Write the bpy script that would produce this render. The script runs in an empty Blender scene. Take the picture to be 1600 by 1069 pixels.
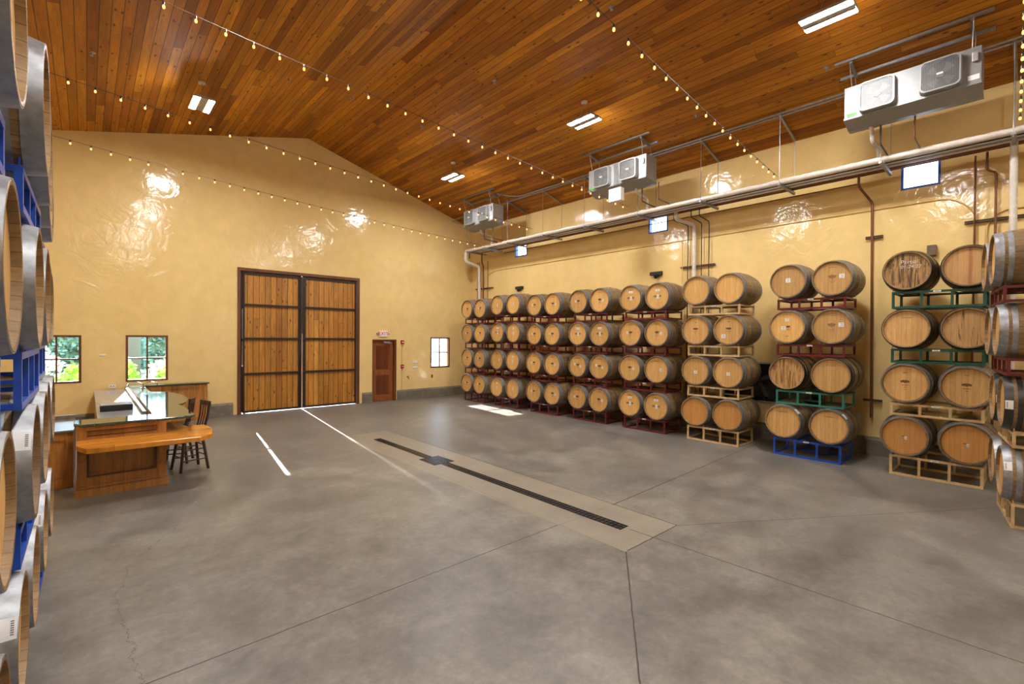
import bpy, math, random
from mathutils import Matrix, Vector
R_ = math.radians
SC = bpy.context.scene
COL = SC.collection
random.seed(7)

# ------------------------------------------------------------------ camera
YAW, PIT, ROL, HC = R_(42.115), R_(-0.52), R_(0.449), 2.13
s_, c_ = math.sin(YAW), math.cos(YAW)
Fv = Vector((s_*math.cos(PIT), c_*math.cos(PIT), math.sin(PIT)))
R0 = Vector((c_, -s_, 0)); U0 = R0.cross(Fv)
Rv = R0*math.cos(ROL) + U0*math.sin(ROL); Uv = -R0*math.sin(ROL) + U0*math.cos(ROL)
cam = bpy.data.cameras.new('camera'); cam.sensor_width = 36; cam.lens = 735*36/1600
cam.clip_start = 0.05; cam.clip_end = 300
co = bpy.data.objects.new('camera', cam); COL.objects.link(co)
m = Matrix((Rv, Uv, -Fv)).transposed().to_4x4(); m.translation = (0, 0, HC)
co.matrix_world = m
SC.camera = co

# ------------------------------------------------------------------ world, sun, exposure
SC.view_settings.view_transform = 'Standard'; SC.view_settings.look = 'None'
SC.view_settings.gamma = 1; SC.view_settings.use_curve_mapping = False
SC.view_settings.exposure = 0.30
w = bpy.data.worlds.new('world'); SC.world = w; w.use_nodes = True
bg = w.node_tree.nodes['Background']
bg.inputs[0].default_value = (0.62, 0.80, 1.0, 1); bg.inputs[1].default_value = 6.0
sun = bpy.data.lights.new('sun', 'SUN'); sun.energy = 45; sun.angle = R_(0.55); sun.color = (1, .95, .88)
so = bpy.data.objects.new('sun', sun); COL.objects.link(so)
so.rotation_euler = Vector((-.125, -1, -.42)).to_track_quat('-Z', 'Y').to_euler()
so.location = (4, 30, 12)
LAMP = 350.0      # radiance of the ceiling light diffusers
SC.cycles.use_denoising = True
SC.cycles.max_bounces = 8
SC.cycles.diffuse_bounces = 5
SC.cycles.sample_clamp_indirect = 6

# ------------------------------------------------------------------ node helpers
class NT:
    def __init__(s, name):
        s.m = bpy.data.materials.new(name); s.m.use_nodes = True; s.t = s.m.node_tree
        s.b = s.t.nodes['Principled BSDF']; s.out = s.t.nodes['Material Output']
    def n(s, t, **k):
        x = s.t.nodes.new(t)
        for a, v in k.items(): setattr(x, a, v)
        return x
    def l(s, a, b): s.t.links.new(a, b)
    def put(s, sock, v):
        if isinstance(v, (int, float)): sock.default_value = v
        elif isinstance(v, tuple): sock.default_value = v if len(v) != 3 or sock.type == 'VECTOR' else v+(1,)
        else: s.l(v, sock)
    def math(s, op, a, b=None, c=None, clamp=False):
        x = s.n('ShaderNodeMath', operation=op); x.use_clamp = clamp
        s.put(x.inputs[0], a)
        if b is not None: s.put(x.inputs[1], b)
        if c is not None: s.put(x.inputs[2], c)
        return x.outputs[0]
    def mix(s, f, a, b, mode='MIX'):
        x = s.n('ShaderNodeMix', data_type='RGBA', blend_type=mode)
        s.put(x.inputs[0], f); s.put(x.inputs[6], a); s.put(x.inputs[7], b)
        return x.outputs[2]
    def obj(s):
        return s.n('ShaderNodeTexCoord').outputs['Object']
    def geo(s): return s.n('ShaderNodeNewGeometry').outputs['Position']
    def sep(s, v):
        x = s.n('ShaderNodeSeparateXYZ'); s.l(v, x.inputs[0]); return x.outputs
    def comb(s, x, y, z):
        c = s.n('ShaderNodeCombineXYZ')
        for i, v in enumerate((x, y, z)): s.put(c.inputs[i], v)
        return c.outputs[0]
    def mapv(s, v, sc):
        x = s.n('ShaderNodeMapping'); s.l(v, x.inputs[0]); x.inputs['Scale'].default_value = sc; return x.outputs[0]
    def noise(s, v, scale, detail=3, rough=.5, dist=0):
        x = s.n('ShaderNodeTexNoise'); s.l(v, x.inputs['Vector']); x.inputs['Scale'].default_value = scale
        x.inputs['Detail'].default_value = detail; x.inputs['Roughness'].default_value = rough
        x.inputs['Distortion'].default_value = dist
        return x.outputs['Fac']
    def white(s, v):
        x = s.n('ShaderNodeTexWhiteNoise', noise_dimensions='3D'); s.l(v, x.inputs[0]); return x.outputs['Value']
    def ramp(s, f, stops):
        x = s.n('ShaderNodeValToRGB'); s.l(f, x.inputs[0]); e = x.color_ramp.elements
        while len(e) < len(stops): e.new(.5)
        for i, (p, c) in enumerate(stops):
            e[i].position = p; e[i].color = (c, c, c, 1) if isinstance(c, (int, float)) else tuple(c)+(1,)
        return x.outputs[0]
    def bump(s, h, strength, dist=.01):
        x = s.n('ShaderNodeBump'); s.l(h, x.inputs['Height']); x.inputs['Strength'].default_value = strength
        x.inputs['Distance'].default_value = dist; s.l(x.outputs[0], s.b.inputs['Normal'])
    def set(s, color=None, rough=None, metal=None, spec=None, **k):
        if color is not None: s.put(s.b.inputs['Base Color'], color)
        if rough is not None: s.put(s.b.inputs['Roughness'], rough)
        if metal is not None: s.put(s.b.inputs['Metallic'], metal)
        if spec is not None: s.put(s.b.inputs['Specular IOR Level'], spec)
        for a, v in k.items(): s.put(s.b.inputs[a.replace('_', ' ')], v)
        return s.m

def plain(name, color, rough=.5, metal=0, noise=.12, nscale=14, spec=.5):
    t = NT(name); p = t.obj(); f = t.noise(p, nscale, 4)
    k = t.ramp(f, [(.3, 1-noise), (.7, 1+noise)])
    c = t.mix(1, color, k, 'MULTIPLY')
    r = t.math('MULTIPLY_ADD', f, .15, rough-.07)
    return t.set(c, r, metal, spec)

def boards(name, cols, uax, lax, bw, plen, knots=.5, rough=.45, groove=.004, stretch=10, gcol=.25, world=True, spec=.5, grain=.3, kscale=1.0):
    """planks: uax = axis across, lax = axis along; cols = list of board colours"""
    t = NT(name); v = t.geo() if world else t.obj(); X = t.sep(v)
    u = t.math('DIVIDE', X[uax], bw); bid = t.math('FLOOR', u); fr = t.math('FRACT', u)
    off = t.white(t.comb(bid, 3.3, 1.1))
    l = t.math('ADD', t.math('DIVIDE', X[lax], plen), t.math('MULTIPLY', off, 7.3)); lid = t.math('FLOOR', l); lf = t.math('FRACT', l)
    rnd = t.white(t.comb(bid, lid, 5.7))
    n = len(cols)
    base = t.ramp(rnd, [(i/(n-1), c) for i, c in enumerate(cols)])
    gv = t.comb(t.math('MULTIPLY', X[uax], 1.0), t.math('MULTIPLY', X[lax], 1.0/stretch), t.math('MULTIPLY', rnd, 40))
    g1 = t.noise(gv, 26, 4, .6, 1.2); g2 = t.noise(gv, 5, 2, .5, .8)
    k = t.ramp(g1, [(.3, 1-grain), (.7, 1+grain*.5)]); k2 = t.ramp(g2, [(.35, 1-grain*.8), (.65, 1+grain*.3)])
    c = t.mix(1, base, k, 'MULTIPLY'); c = t.mix(1, c, k2, 'MULTIPLY')
    if knots:
        vo = t.n('ShaderNodeTexVoronoi', feature='F1'); vv = t.comb(t.math('MULTIPLY', X[uax], 9.0*kscale), t.math('MULTIPLY', X[lax], 3.6*kscale), t.math('MULTIPLY', bid, 3.17)); t.l(vv, vo.inputs['Vector']); vo.inputs['Scale'].default_value = 1
        keep = t.math('GREATER_THAN', t.sep(vo.outputs['Color'])[0], 1-knots)
        spot = t.ramp(vo.outputs['Distance'], [(.10, 1.0), (.19, 0.0)])
        kf = t.math('MULTIPLY', t.math('MULTIPLY', spot, keep), .8)
        c = t.mix(kf, c, (.06, .018, .004))
    e = t.math('MINIMUM', fr, t.math('SUBTRACT', 1, fr)); ge = t.math('LESS_THAN', e, groove/bw)
    e2 = t.math('LESS_THAN', lf, .0025/plen*1.0+.0008)
    gg = t.math('MAXIMUM', ge, e2)
    c = t.mix(t.math('MULTIPLY', gg, 1-gcol), c, (.03, .012, .003))
    t.bump(t.math('SUBTRACT', t.math('MULTIPLY', g1, .25), gg), .35, .004)
    return t.set(c, t.math('MULTIPLY_ADD', g1, .15, rough-.07), 0, spec)

# ------------------------------------------------------------------ materials
M = {}
def mk_wall():
    t = NT('yellow_plaster'); p = t.geo()
    a = t.noise(p, .55, 3, .5); b = t.noise(p, 3.5, 4, .6)
    c = t.mix(t.ramp(a, [(.35, 0.), (.65, 1.)]), (.78, .575, .245), (.83, .625, .285))
    c = t.mix(1, c, t.ramp(b, [(.3, .95), (.7, 1.04)]), 'MULTIPLY')
    h = t.math('ADD', t.noise(p, 2.2, 3, .55, 2.2), t.math('MULTIPLY', t.noise(p, 8, 2, .5, 1.5), .10))
    t.bump(h, .7, .012)
    return t.set(c, t.math('MULTIPLY_ADD', b, .08, .06), 0, .45)
M['wall'] = mk_wall()
def mk_floor():
    t = NT('polished_concrete'); p = t.geo(); X = t.sep(p)
    a = t.noise(p, .45, 4, .6, .3); b = t.noise(p, 1.9, 9, .72, .15); f = t.noise(p, 14, 6, .75)
    c = t.mix(t.ramp(a, [(.35, 0.), (.65, 1.)]), (.142, .134, .119), (.208, .191, .163))
    c = t.mix(1, c, t.ramp(b, [(.32, .60), (.5, 1.0), (.68, 1.42)]), 'MULTIPLY')
    c = t.mix(1, c, t.ramp(f, [(.3, .84), (.7, 1.16)]), 'MULTIPLY')
    # lighter drain strip
    def band(x, lo, hi): return t.math('MULTIPLY', t.math('GREATER_THAN', x, lo), t.math('LESS_THAN', x, hi))
    strip = t.math('MULTIPLY', band(X[0], 3.98, 5.02), band(X[1], 2.7, 9.83))
    c = t.mix(t.math('MULTIPLY', strip, .75), c, t.mix(1, (.275, .238, .185), t.ramp(b, [(.3, .8), (.7, 1.15)]), 'MULTIPLY'))
    tot = None
    wob = t.math('MULTIPLY', t.math('SUBTRACT', t.noise(p, 9, 3, .6), .5), .016)
    wob2 = t.math('MULTIPLY', t.math('SUBTRACT', t.noise(p, 6, 4, .7), .5), .20)
    segs = [((5.01, 2.7), (5.1, 9.83), .007, 1), ((3.98, 2.7), (4.0, 3.6), .004, .8), ((3.98, 3.6), (4.22, 9.83), .004, .45), ((4.03, 2.7), (5.0, 2.7), .007, 1),
            ((4.22, 9.83), (5.1, 9.83), .006, .7), ((-1.3, 3.6), (3.98, 3.6), .006, 1), ((3.98, 3.59), (5.0, 3.58), .004, .5), ((5.0, 3.58), (10.8, 3.78), .008, 1),
            ((4.0, 2.7), (-1.2, -1.2), .006, 1), ((4.5, 3.0), (4.64, -1.0), .007, .9), ((4.99, 2.7), (8.9, .12), .006, .75), ((5.1, 9.83), (9.9, 13.5), .007, .9),
            ((4.63, 9.86), (4.72, 14.2), .006, .7), ((4.22, 9.83), (1.6, 8.75), .004, .5)]
    crk = [((.95, 7.2), (.72, 6.3), .003, .6), ((.72, 6.3), (.31, 5.61), .003, .6), ((.31, 5.61), (.17, 5.0), .003, .6), ((.17, 5.0), (.25, 3.62), .003, .6), ((.25, 3.62), (.4, 3.0), .003, .6)]
    for i, (A, B, wd, st) in enumerate(segs+crk):
        dx, dy = B[0]-A[0], B[1]-A[1]; L = math.hypot(dx, dy); dx /= L; dy /= L
        along = t.math('ADD', t.math('MULTIPLY', X[0], dx), t.math('MULTIPLY', X[1], dy)); a0 = A[0]*dx+A[1]*dy
        ac = t.math('ADD', t.math('MULTIPLY', X[0], -dy), t.math('MULTIPLY', X[1], dx)); c0 = -A[0]*dy+A[1]*dx
        d = t.math('ABSOLUTE', t.math('ADD', t.math('SUBTRACT', ac, c0), wob if i < len(segs) else wob2))
        f_ = t.math('MULTIPLY', t.math('MULTIPLY', t.math('LESS_THAN', d, wd), band(along, a0, a0+L)), st)
        tot = f_ if tot is None else t.math('MAXIMUM', tot, f_)
    c = t.mix(t.math('MULTIPLY', tot, .95), c, (.02, .018, .016))
    vo = t.n('ShaderNodeTexVoronoi', feature='F1'); t.l(p, vo.inputs['Vector']); vo.inputs['Scale'].default_value = 1.3
    sp = t.ramp(vo.outputs['Distance'], [(.012, 1.), (.03, 0.)])
    c = t.mix(t.math('MULTIPLY', sp, .35), c, (.55, .53, .5))
    t.bump(t.math('SUBTRACT', t.math('MULTIPLY', b, .3), tot), .15, .006)
    return t.set(c, t.ramp(b, [(.3, .30), (.7, .50)]), 0, .5)
M['floor'] = mk_floor()
M['ceiling'] = boards('ceiling_planks', [(.28, .080, .004), (.52, .19, .010), (.38, .122, .006), (.66, .265, .016), (.46, .155, .008)], 0, 1, .135, 2.9, .75, .55, .005, 14, .2, spec=.3)
M['doorwood'] = boards('door_planks', [(.36, .130, .014), (.58, .26, .035), (.44, .175, .02), (.62, .29, .045)], 0, 2, .148, 9, .75, .45, .007, 10, .1)
M['trimwood'] = boards('brown_trim', [(.13, .04, .012), (.17, .055, .016)], 0, 2, .3, 9, 0, .4, 0, 10, 1)
M['redwood'] = boards('dark_red_door_wood', [(.13, .032, .010), (.17, .045, .014), (.11, .026, .009)], 0, 2, .16, 9, 0, .3, 0, 12, 1)
M['doorbrown'] = boards('brown_door_wood', [(.24, .075, .020), (.29, .095, .028)], 0, 2, .16, 9, 0, .3, 0, 12, 1)
M['pine'] = boards('stained_pine', [(.42, .175, .035), (.54, .235, .055), (.46, .195, .042)], 0, 2, .19, 9, .35, .35, .0015, 9, .45)
M['pine_side'] = boards('stained_pine_side', [(.42, .175, .035), (.48, .205, .045)], 1, 2, .19, 9, .35, .35, .0015, 9, .45)
M['shelf'] = boards('orange_pine_shelf', [(.62, .235, .022), (.68, .27, .03)], 1, 0, .18, 9, .12, .2, .001, 9, .6)
M['steel'] = plain('dark_steel', (.045, .035, .03), .45, .6)
M['zinc'] = plain('galvanised_steel', (.30, .31, .33), .45, .75, .2, 25)
M['strut'] = plain('galvanised_strut', (.34, .34, .35), .42, .8, .15, 25)
M['darkstrut'] = plain('brown_strut', (.14, .10, .07), .5, .3)
M['darkhoop'] = plain('dark_hoop_steel', (.035, .032, .03), .4, .3, .3, 18)
M['maroon'] = plain('maroon_rack_paint', (.13, .010, .018), .35)
M['green'] = plain('green_rack_paint', (.008, .075, .052), .35)
M['teal'] = plain('teal_rack_paint', (.030, .17, .13), .35)
M['blue'] = plain('blue_rack_paint', (.008, .065, .42), .35)
M['cream'] = plain('cream_rack_paint', (.60, .42, .21), .45, 0, .2, 9)
M['plinth'] = plain('grey_concrete_plinth', (.17, .15, .115), .5, 0, .25, 5)
M['whitepipe'] = plain('white_pipe_jacket', (.70, .64, .58), .25, 0, .05)
M['copper'] = plain('brown_copper_pipe', (.20, .085, .045), .35, .5, .2)
M['darkpipe'] = plain('dark_insulated_pipe', (.045, .035, .03), .6)
M['fanwhite'] = plain('fan_unit_paint', (.25, .255, .265), .4, .2, .05)
M['whitemetal'] = plain('white_painted_metal', (.72, .72, .72), .35, 0, .04)
M['greymetal'] = plain('brushed_grey_metal', (.42, .43, .45), .4, .5, .08)
M['greenstone'] = plain('green_granite', (.035, .06, .045), .06, 0, .6, 60, .9)
M['laminate'] = plain('pale_grey_laminate', (.33, .34, .37), .12, 0, .05)
M['greytop'] = plain('brown_grey_countertop', (.19, .16, .13), .2, 0, .25, 20)
M['black'] = plain('black_plastic', (.012, .012, .014), .35)
M['darkwood'] = plain('dark_stool_wood', (.045, .022, .012), .35, 0, .3)
M['chrome'] = plain('chrome', (.7, .7, .72), .12, 1, .02)
M['paper'] = plain('white_paper', (.80, .80, .80), .6, 0, .03)
M['print'] = plain('grey_print', (.16, .16, .18), .7)
M['chalk'] = plain('white_chalk', (.75, .75, .72), .8)
M['stamp'] = plain('burnt_stamp', (.13, .055, .02), .7)
M['palestamp'] = plain('pale_stamp', (.24, .12, .045), .7)
M['red'] = plain('fire_alarm_red', (.42, .02, .015), .4)
M['redletters'] = plain('red_letters', (.75, .03, .02), .5)
M['signwhite'] = plain('sign_white', (.85, .80, .78), .4, 0, .02)
M['greensticker'] = plain('green_sticker', (.06, .55, .03), .5)
M['yellowpaint'] = plain('yellow_painted_conduit', (.62, .40, .13), .3, 0, .05)
M['skylit_blue'] = plain('skylit_window_frame', (.01, .09, .60), .3, 0, .08)  # blue sky light on the high window frames, put into their colour
M['bung'] = plain('silicone_bung', (.25, .22, .18), .6)
M['iron'] = plain('cast_iron_grate', (.05, .055, .065), .2, .7, .3, 30)
M['hollow_shade'] = plain('dark_hollow_shade', (.008, .008, .01), .7)  # near-black colour for the shade inside drain and fan openings
M['panel'] = plain('dark_poster_print', (.012, .013, .014), .25)
M['panelgrey'] = plain('dark_grey_print', (.05, .05, .045), .4)
M['cord'] = plain('brown_cord', (.07, .045, .03), .5)
M['leafgreen'] = plain('green_leaves', (.13, .36, .03), .5, 0, .5, 3)
M['leafdark'] = plain('teal_hedge_leaves', (.12, .25, .20), .5, 0, .5, 3)
M['leafwhite'] = plain('pale_flowering_leaves', (.62, .66, .55), .6, 0, .3, 3)
M['gravel'] = plain('pale_gravel', (.19, .18, .165), .9, 0, .2, 4)
M['render'] = plain('pale_building_render', (.15, .13, .11), .8, 0, .05)
def mk_stave():
    t = NT('oak_staves'); v = t.obj(); X = t.sep(v)
    zz = t.math('SUBTRACT', X[2], .345)
    ang = t.math('MULTIPLY', t.math('ADD', t.math('ARCTAN2', X[1], zz), math.pi), 30/(2*math.pi))
    sid = t.math('FLOOR', ang); fr = t.math('FRACT', ang)
    oi = t.n('ShaderNodeObjectInfo').outputs['Random']
    r = t.white(t.comb(sid, oi, 2.0))
    g = t.noise(t.comb(t.math('MULTIPLY', X[0], .8), t.math('MULTIPLY', X[1], 6), t.math('MULTIPLY', X[2], 6)), 9, 4, .6)
    c = t.mix(r, (.26, .16, .07), (.38, .24, .105))
    c = t.mix(1, c, t.ramp(g, [(.3, .7), (.7, 1.15)]), 'MULTIPLY')
    c = t.mix(1, c, t.ramp(oi, [(0., .62), (1., 1.08)]), 'MULTIPLY')
    e = t.math('LESS_THAN', t.math('MINIMUM', fr, t.math('SUBTRACT', 1, fr)), .035)
    c = t.mix(t.math('MULTIPLY', e, .6), c, (.05, .025, .01))
    return t.set(c, .5, 0, .4)
M['stave'] = mk_stave()
def mk_head(name, ca, cb, streak=0, dark=None, red=False, line=.35):
    t = NT(name); v = t.obj(); X = t.sep(v)
    u = t.math('DIVIDE', t.math('ADD', X[1], 1.0), .062); bid = t.math('FLOOR', u); fr = t.math('FRACT', u)
    oi = t.n('ShaderNodeObjectInfo').outputs['Random']
    r = t.white(t.comb(bid, oi, 8.0))
    gv = t.comb(t.math('MULTIPLY', X[1], 14), t.math('MULTIPLY', X[2], 1.6), t.math('MULTIPLY', oi, 30))
    g = t.noise(gv, 3, 4, .6, .6)
    c = t.mix(r, ca, cb); c = t.mix(1, c, t.ramp(g, [(.3, .86), (.7, 1.1)]), 'MULTIPLY')
    c = t.mix(1, c, t.ramp(oi, [(0., .86), (1., 1.10)]), 'MULTIPLY')
    if streak:
        sv = t.comb(t.math('MULTIPLY', X[1], 22), t.math('MULTIPLY', X[2], 2.2), 4.2)
        sf = t.ramp(t.noise(sv, 1.6, 4, .7, .8), [(.62-streak*.25, 0.), (.70-streak*.15, 1.)])
        c = t.mix(t.math('MULTIPLY', sf, .85), c, dark)
    if red:
        d = t.math('ABSOLUTE', t.math('ADD', X[1], .02)); ff = t.ramp(t.math('ADD', d, t.math('MULTIPLY', g, .03)), [(.02, 1.), (.05, 0.)])
        c = t.mix(t.math('MULTIPLY', ff, .6), c, (.28, .06, .02))
    e = t.math('LESS_THAN', t.math('MINIMUM', fr, t.math('SUBTRACT', 1, fr)), .022)
    c = t.mix(t.math('MULTIPLY', e, line), c, (.10, .04, .012))
    return t.set(c, .5, 0, .35)
M['head'] = mk_head('oak_head', (.62, .355, .115), (.70, .415, .145))
M['head_old'] = mk_head('aged_oak_head', (.50, .285, .10), (.60, .355, .135), line=.6)
M['head_orange'] = mk_head('orange_oak_head', (.50, .235, .065), (.56, .275, .08), line=.5)
M['head_streak'] = mk_head('streaked_oak_head', (.46, .26, .10), (.56, .33, .135), .22, (.04, .02, .012), line=.8)
M['head_stain'] = mk_head('stained_oak_head', (.50, .28, .10), (.58, .34, .13), .65, (.12, .045, .018), line=.8)
M['head_dark'] = mk_head('weathered_oak_head', (.30, .17, .07), (.44, .26, .10), .75, (.03, .018, .012), line=1)
M['head_red'] = mk_head('red_streaked_oak_head', (.46, .25, .10), (.54, .31, .125), 0, None, True, .6)
def emis(name, col, st):
    t = NT(name); e = t.n('ShaderNodeEmission'); e.inputs[0].default_value = col+(1,); e.inputs[1].default_value = st
    t.l(e.outputs[0], t.out.inputs[0]); return t.m
M['lamp'] = emis('led_diffuser', (1.0, .965, .92), LAMP)
M['bulb'] = emis('warm_filament_bulb', (1.0, .44, .13), 2.6)
def mk_glass():
    t = NT('window_glass'); g = t.n('ShaderNodeBsdfGlossy'); g.inputs['Roughness'].default_value = .01
    tr = t.n('ShaderNodeBsdfTransparent'); f = t.n('ShaderNodeFresnel'); f.inputs[0].default_value = 1.45
    mx = t.n('ShaderNodeMixShader')
    bf = t.n('ShaderNodeNewGeometry').outputs['Backfacing']; t.l(t.math('MULTIPLY', f.outputs[0], t.math('SUBTRACT', 1, bf)), mx.inputs[0]); t.l(tr.outputs[0], mx.inputs[1]); t.l(g.outputs[0], mx.inputs[2])
    t.l(mx.outputs[0], t.out.inputs[0]); return t.m
M['glass'] = mk_glass()

# ------------------------------------------------------------------ mesh helpers
class MB:
    def __init__(s): s.v = []; s.f = []
    def add(s, vs, fs):
        o = len(s.v); s.v += [tuple(p) for p in vs]; s.f += [tuple(i+o for i in f) for f in fs]; return s
    def box(s, x0, x1, y0, y1, z0, z1):
        return s.add([(x, y, z) for z in (z0, z1) for x, y in ((x0, y0), (x1, y0), (x1, y1), (x0, y1))],
                     [(3, 2, 1, 0), (4, 5, 6, 7), (0, 1, 5, 4), (1, 2, 6, 5), (2, 3, 7, 6), (3, 0, 4, 7)])
    def prism(s, poly, a0, a1, ax=2):
        """poly in the other two axes (in order), extruded along ax"""
        def P(p, a):
            return (p[0], p[1], a) if ax == 2 else ((p[0], a, p[1]) if ax == 1 else (a, p[0], p[1]))
        n = len(poly)
        return s.add([P(p, a0) for p in poly]+[P(p, a1) for p in poly],
                     [tuple(range(n))[::-1], tuple(range(n, 2*n))]+[(i, (i+1) % n, n+(i+1) % n, n+i) for i in range(n)])
    def tube(s, pts, r, n=10, bend=0, cap=True):
        pts = [Vector(p) for p in pts]
        if bend:
            q = [pts[0]]
            for i in range(1, len(pts)-1):
                a, b, c = pts[i-1], pts[i], pts[i+1]
                d1 = (a-b); d2 = (c-b); k = min(bend, d1.length*.45, d2.length*.45); p1 = b+d1.normalized()*k; p2 = b+d2.normalized()*k
                for j in range(6):
                    u = j/5; q.append((1-u)**2*p1+2*u*(1-u)*b+u*u*p2)
            q.append(pts[-1]); pts = q
        t = (pts[1]-pts[0]).normalized(); up = Vector((0, 0, 1)) if abs(t.z) < .9 else Vector((1, 0, 0))
        nn = t.cross(up).normalized(); vs = []; fs = []
        for i, p in enumerate(pts):
            if i == 0: d = pts[1]-p
            elif i == len(pts)-1: d = p-pts[i-1]
            else: d = (pts[i+1]-p).normalized()+(p-pts[i-1]).normalized()
            d.normalize(); nn = (nn-d*nn.dot(d)).normalized(); bb = d.cross(nn)
            for k in range(n):
                a = 2*math.pi*k/n; vs.append(p+nn*(r*math.cos(a))+bb*(r*math.sin(a)))
        for i in range(len(pts)-1):
            for k in range(n): fs.append((i*n+k, i*n+(k+1) % n, (i+1)*n+(k+1) % n, (i+1)*n+k))
        if cap: fs.append(tuple(range(n))[::-1]); fs.append(tuple(range((len(pts)-1)*n, len(pts)*n)))
        return s.add(vs, fs)
    def lathe(s, prof, c=(0, 0, 0), ax=0, n=44, closed=False, caps=True):
        """prof: list of (a, r), a along the axis"""
        vs = []; fs = []
        prof = list(prof)
        if prof[0][1] == 0: prof = prof[1:]
        if prof[-1][1] == 0: prof = prof[:-1]
        for a, r in prof:
            for k in range(n):
                t = 2*math.pi*k/n; p, q = r*math.cos(t), r*math.sin(t)
                vs.append((c[0]+a, c[1]+p, c[2]+q) if ax == 0 else ((c[0]+p, c[1]+a, c[2]+q) if ax == 1 else (c[0]+p, c[1]+q, c[2]+a)))
        m = len(prof)
        for i in range(m-1 if not closed else m):
            j = (i+1) % m
            for k in range(n): fs.append((i*n+k, j*n+k, j*n+(k+1) % n, i*n+(k+1) % n))
        if not closed and caps:
            fs.append(tuple(range(n))); fs.append(tuple(range((m-1)*n, m*n))[::-1])
        return s.add(vs, fs)
    def xf(s, mat, start=0):
        for i in range(start, len(s.v)): s.v[i] = tuple(mat @ Vector(s.v[i]))
        return s
    def mesh(s, name, mat, smooth=False, fix=True):
        me = bpy.data.meshes.new(name); me.from_pydata(s.v, [], s.f); me.materials.append(mat)
        if fix:
            import bmesh
            b = bmesh.new(); b.from_mesh(me); bmesh.ops.recalc_face_normals(b, faces=b.faces); b.to_mesh(me); b.free()
        if smooth:
            me.polygons.foreach_set('use_smooth', [True]*len(me.polygons)); me.set_sharp_from_angle(angle=R_(38))
        me.update(); return me
    def build(s, name, mat, parent=None, smooth=False, loc=(0, 0, 0), rz=0, bevel=0, fix=True):
        o = bpy.data.objects.new(name, s.mesh(name, M[mat] if isinstance(mat, str) else mat, smooth, fix)); COL.objects.link(o)
        o.location = loc; o.rotation_euler = (0, 0, rz)
        if parent: o.parent = parent
        if bevel:
            b = o.modifiers.new('bevel', 'BEVEL'); b.width = bevel; b.segments = 2; b.limit_method = 'ANGLE'
        return o
def tag(o, label=None, cat=None, group=None, kind=None):
    if label: o['label'] = label
    if cat: o['category'] = cat
    if group: o['group'] = group
    if kind: o['kind'] = kind
    return o
def empty(name, loc=(0, 0, 0), rz=0, parent=None):
    o = bpy.data.objects.new(name, None); o.empty_display_size = .1; COL.objects.link(o)
    o.location = loc; o.rotation_euler = (0, 0, rz)
    if parent: o.parent = parent
    return o
KIDS = {}
def kids(o): return [c for c in bpy.data.objects if c.parent == o]
def dup(root, loc, rz=0):
    if root.name not in KIDS: KIDS[root.name] = [(c, kids(c)) for c in kids(root)]
    r = root.copy(); COL.objects.link(r); r.location = loc; r.rotation_euler = (0, 0, rz)
    for k in ('label', 'group'):
        if k in r: del r[k]
    for c, gs in KIDS[root.name]:
        d = c.copy(); COL.objects.link(d); d.parent = r
        for g in gs:
            e = g.copy(); COL.objects.link(e); e.parent = d
    return r
def text_mesh(s, size, depth=.001, off=-.018):
    cu = bpy.data.curves.new('writing', 'FONT'); cu.body = s; cu.size = size; cu.align_x = 'CENTER'; cu.align_y = 'CENTER'; cu.extrude = depth; cu.offset = size*off
    o = bpy.data.objects.new('writing', cu); COL.objects.link(o)
    dg = bpy.context.evaluated_depsgraph_get(); me = bpy.data.meshes.new_from_object(o.evaluated_get(dg))
    bpy.data.objects.remove(o); bpy.data.curves.remove(cu); return me
def text(s, size, name, mat, parent, loc, facing, shear=0, off=-.018):
    me = text_mesh(s, size, .001, off); me.materials.clear(); me.materials.append(M[mat])
    if facing == '-X': mt = Matrix(((0, 0, -1, 0), (-1, 0, 0, 0), (0, 1, 0, 0), (0, 0, 0, 1)))
    elif facing == '+X': mt = Matrix(((0, 0, 1, 0), (1, 0, 0, 0), (0, 1, 0, 0), (0, 0, 0, 1)))
    else: mt = Matrix(((1, 0, 0, 0), (0, 0, -1, 0), (0, 1, 0, 0), (0, 0, 0, 1)))   # -Y
    if shear: me.transform(Matrix(((1, shear, 0, 0), (0, 1, 0, 0), (0, 0, 1, 0), (0, 0, 0, 1))))
    me.transform(mt)
    o = bpy.data.objects.new(name, me); COL.objects.link(o); o.location = loc
    if parent: o.parent = parent
    return o

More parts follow.
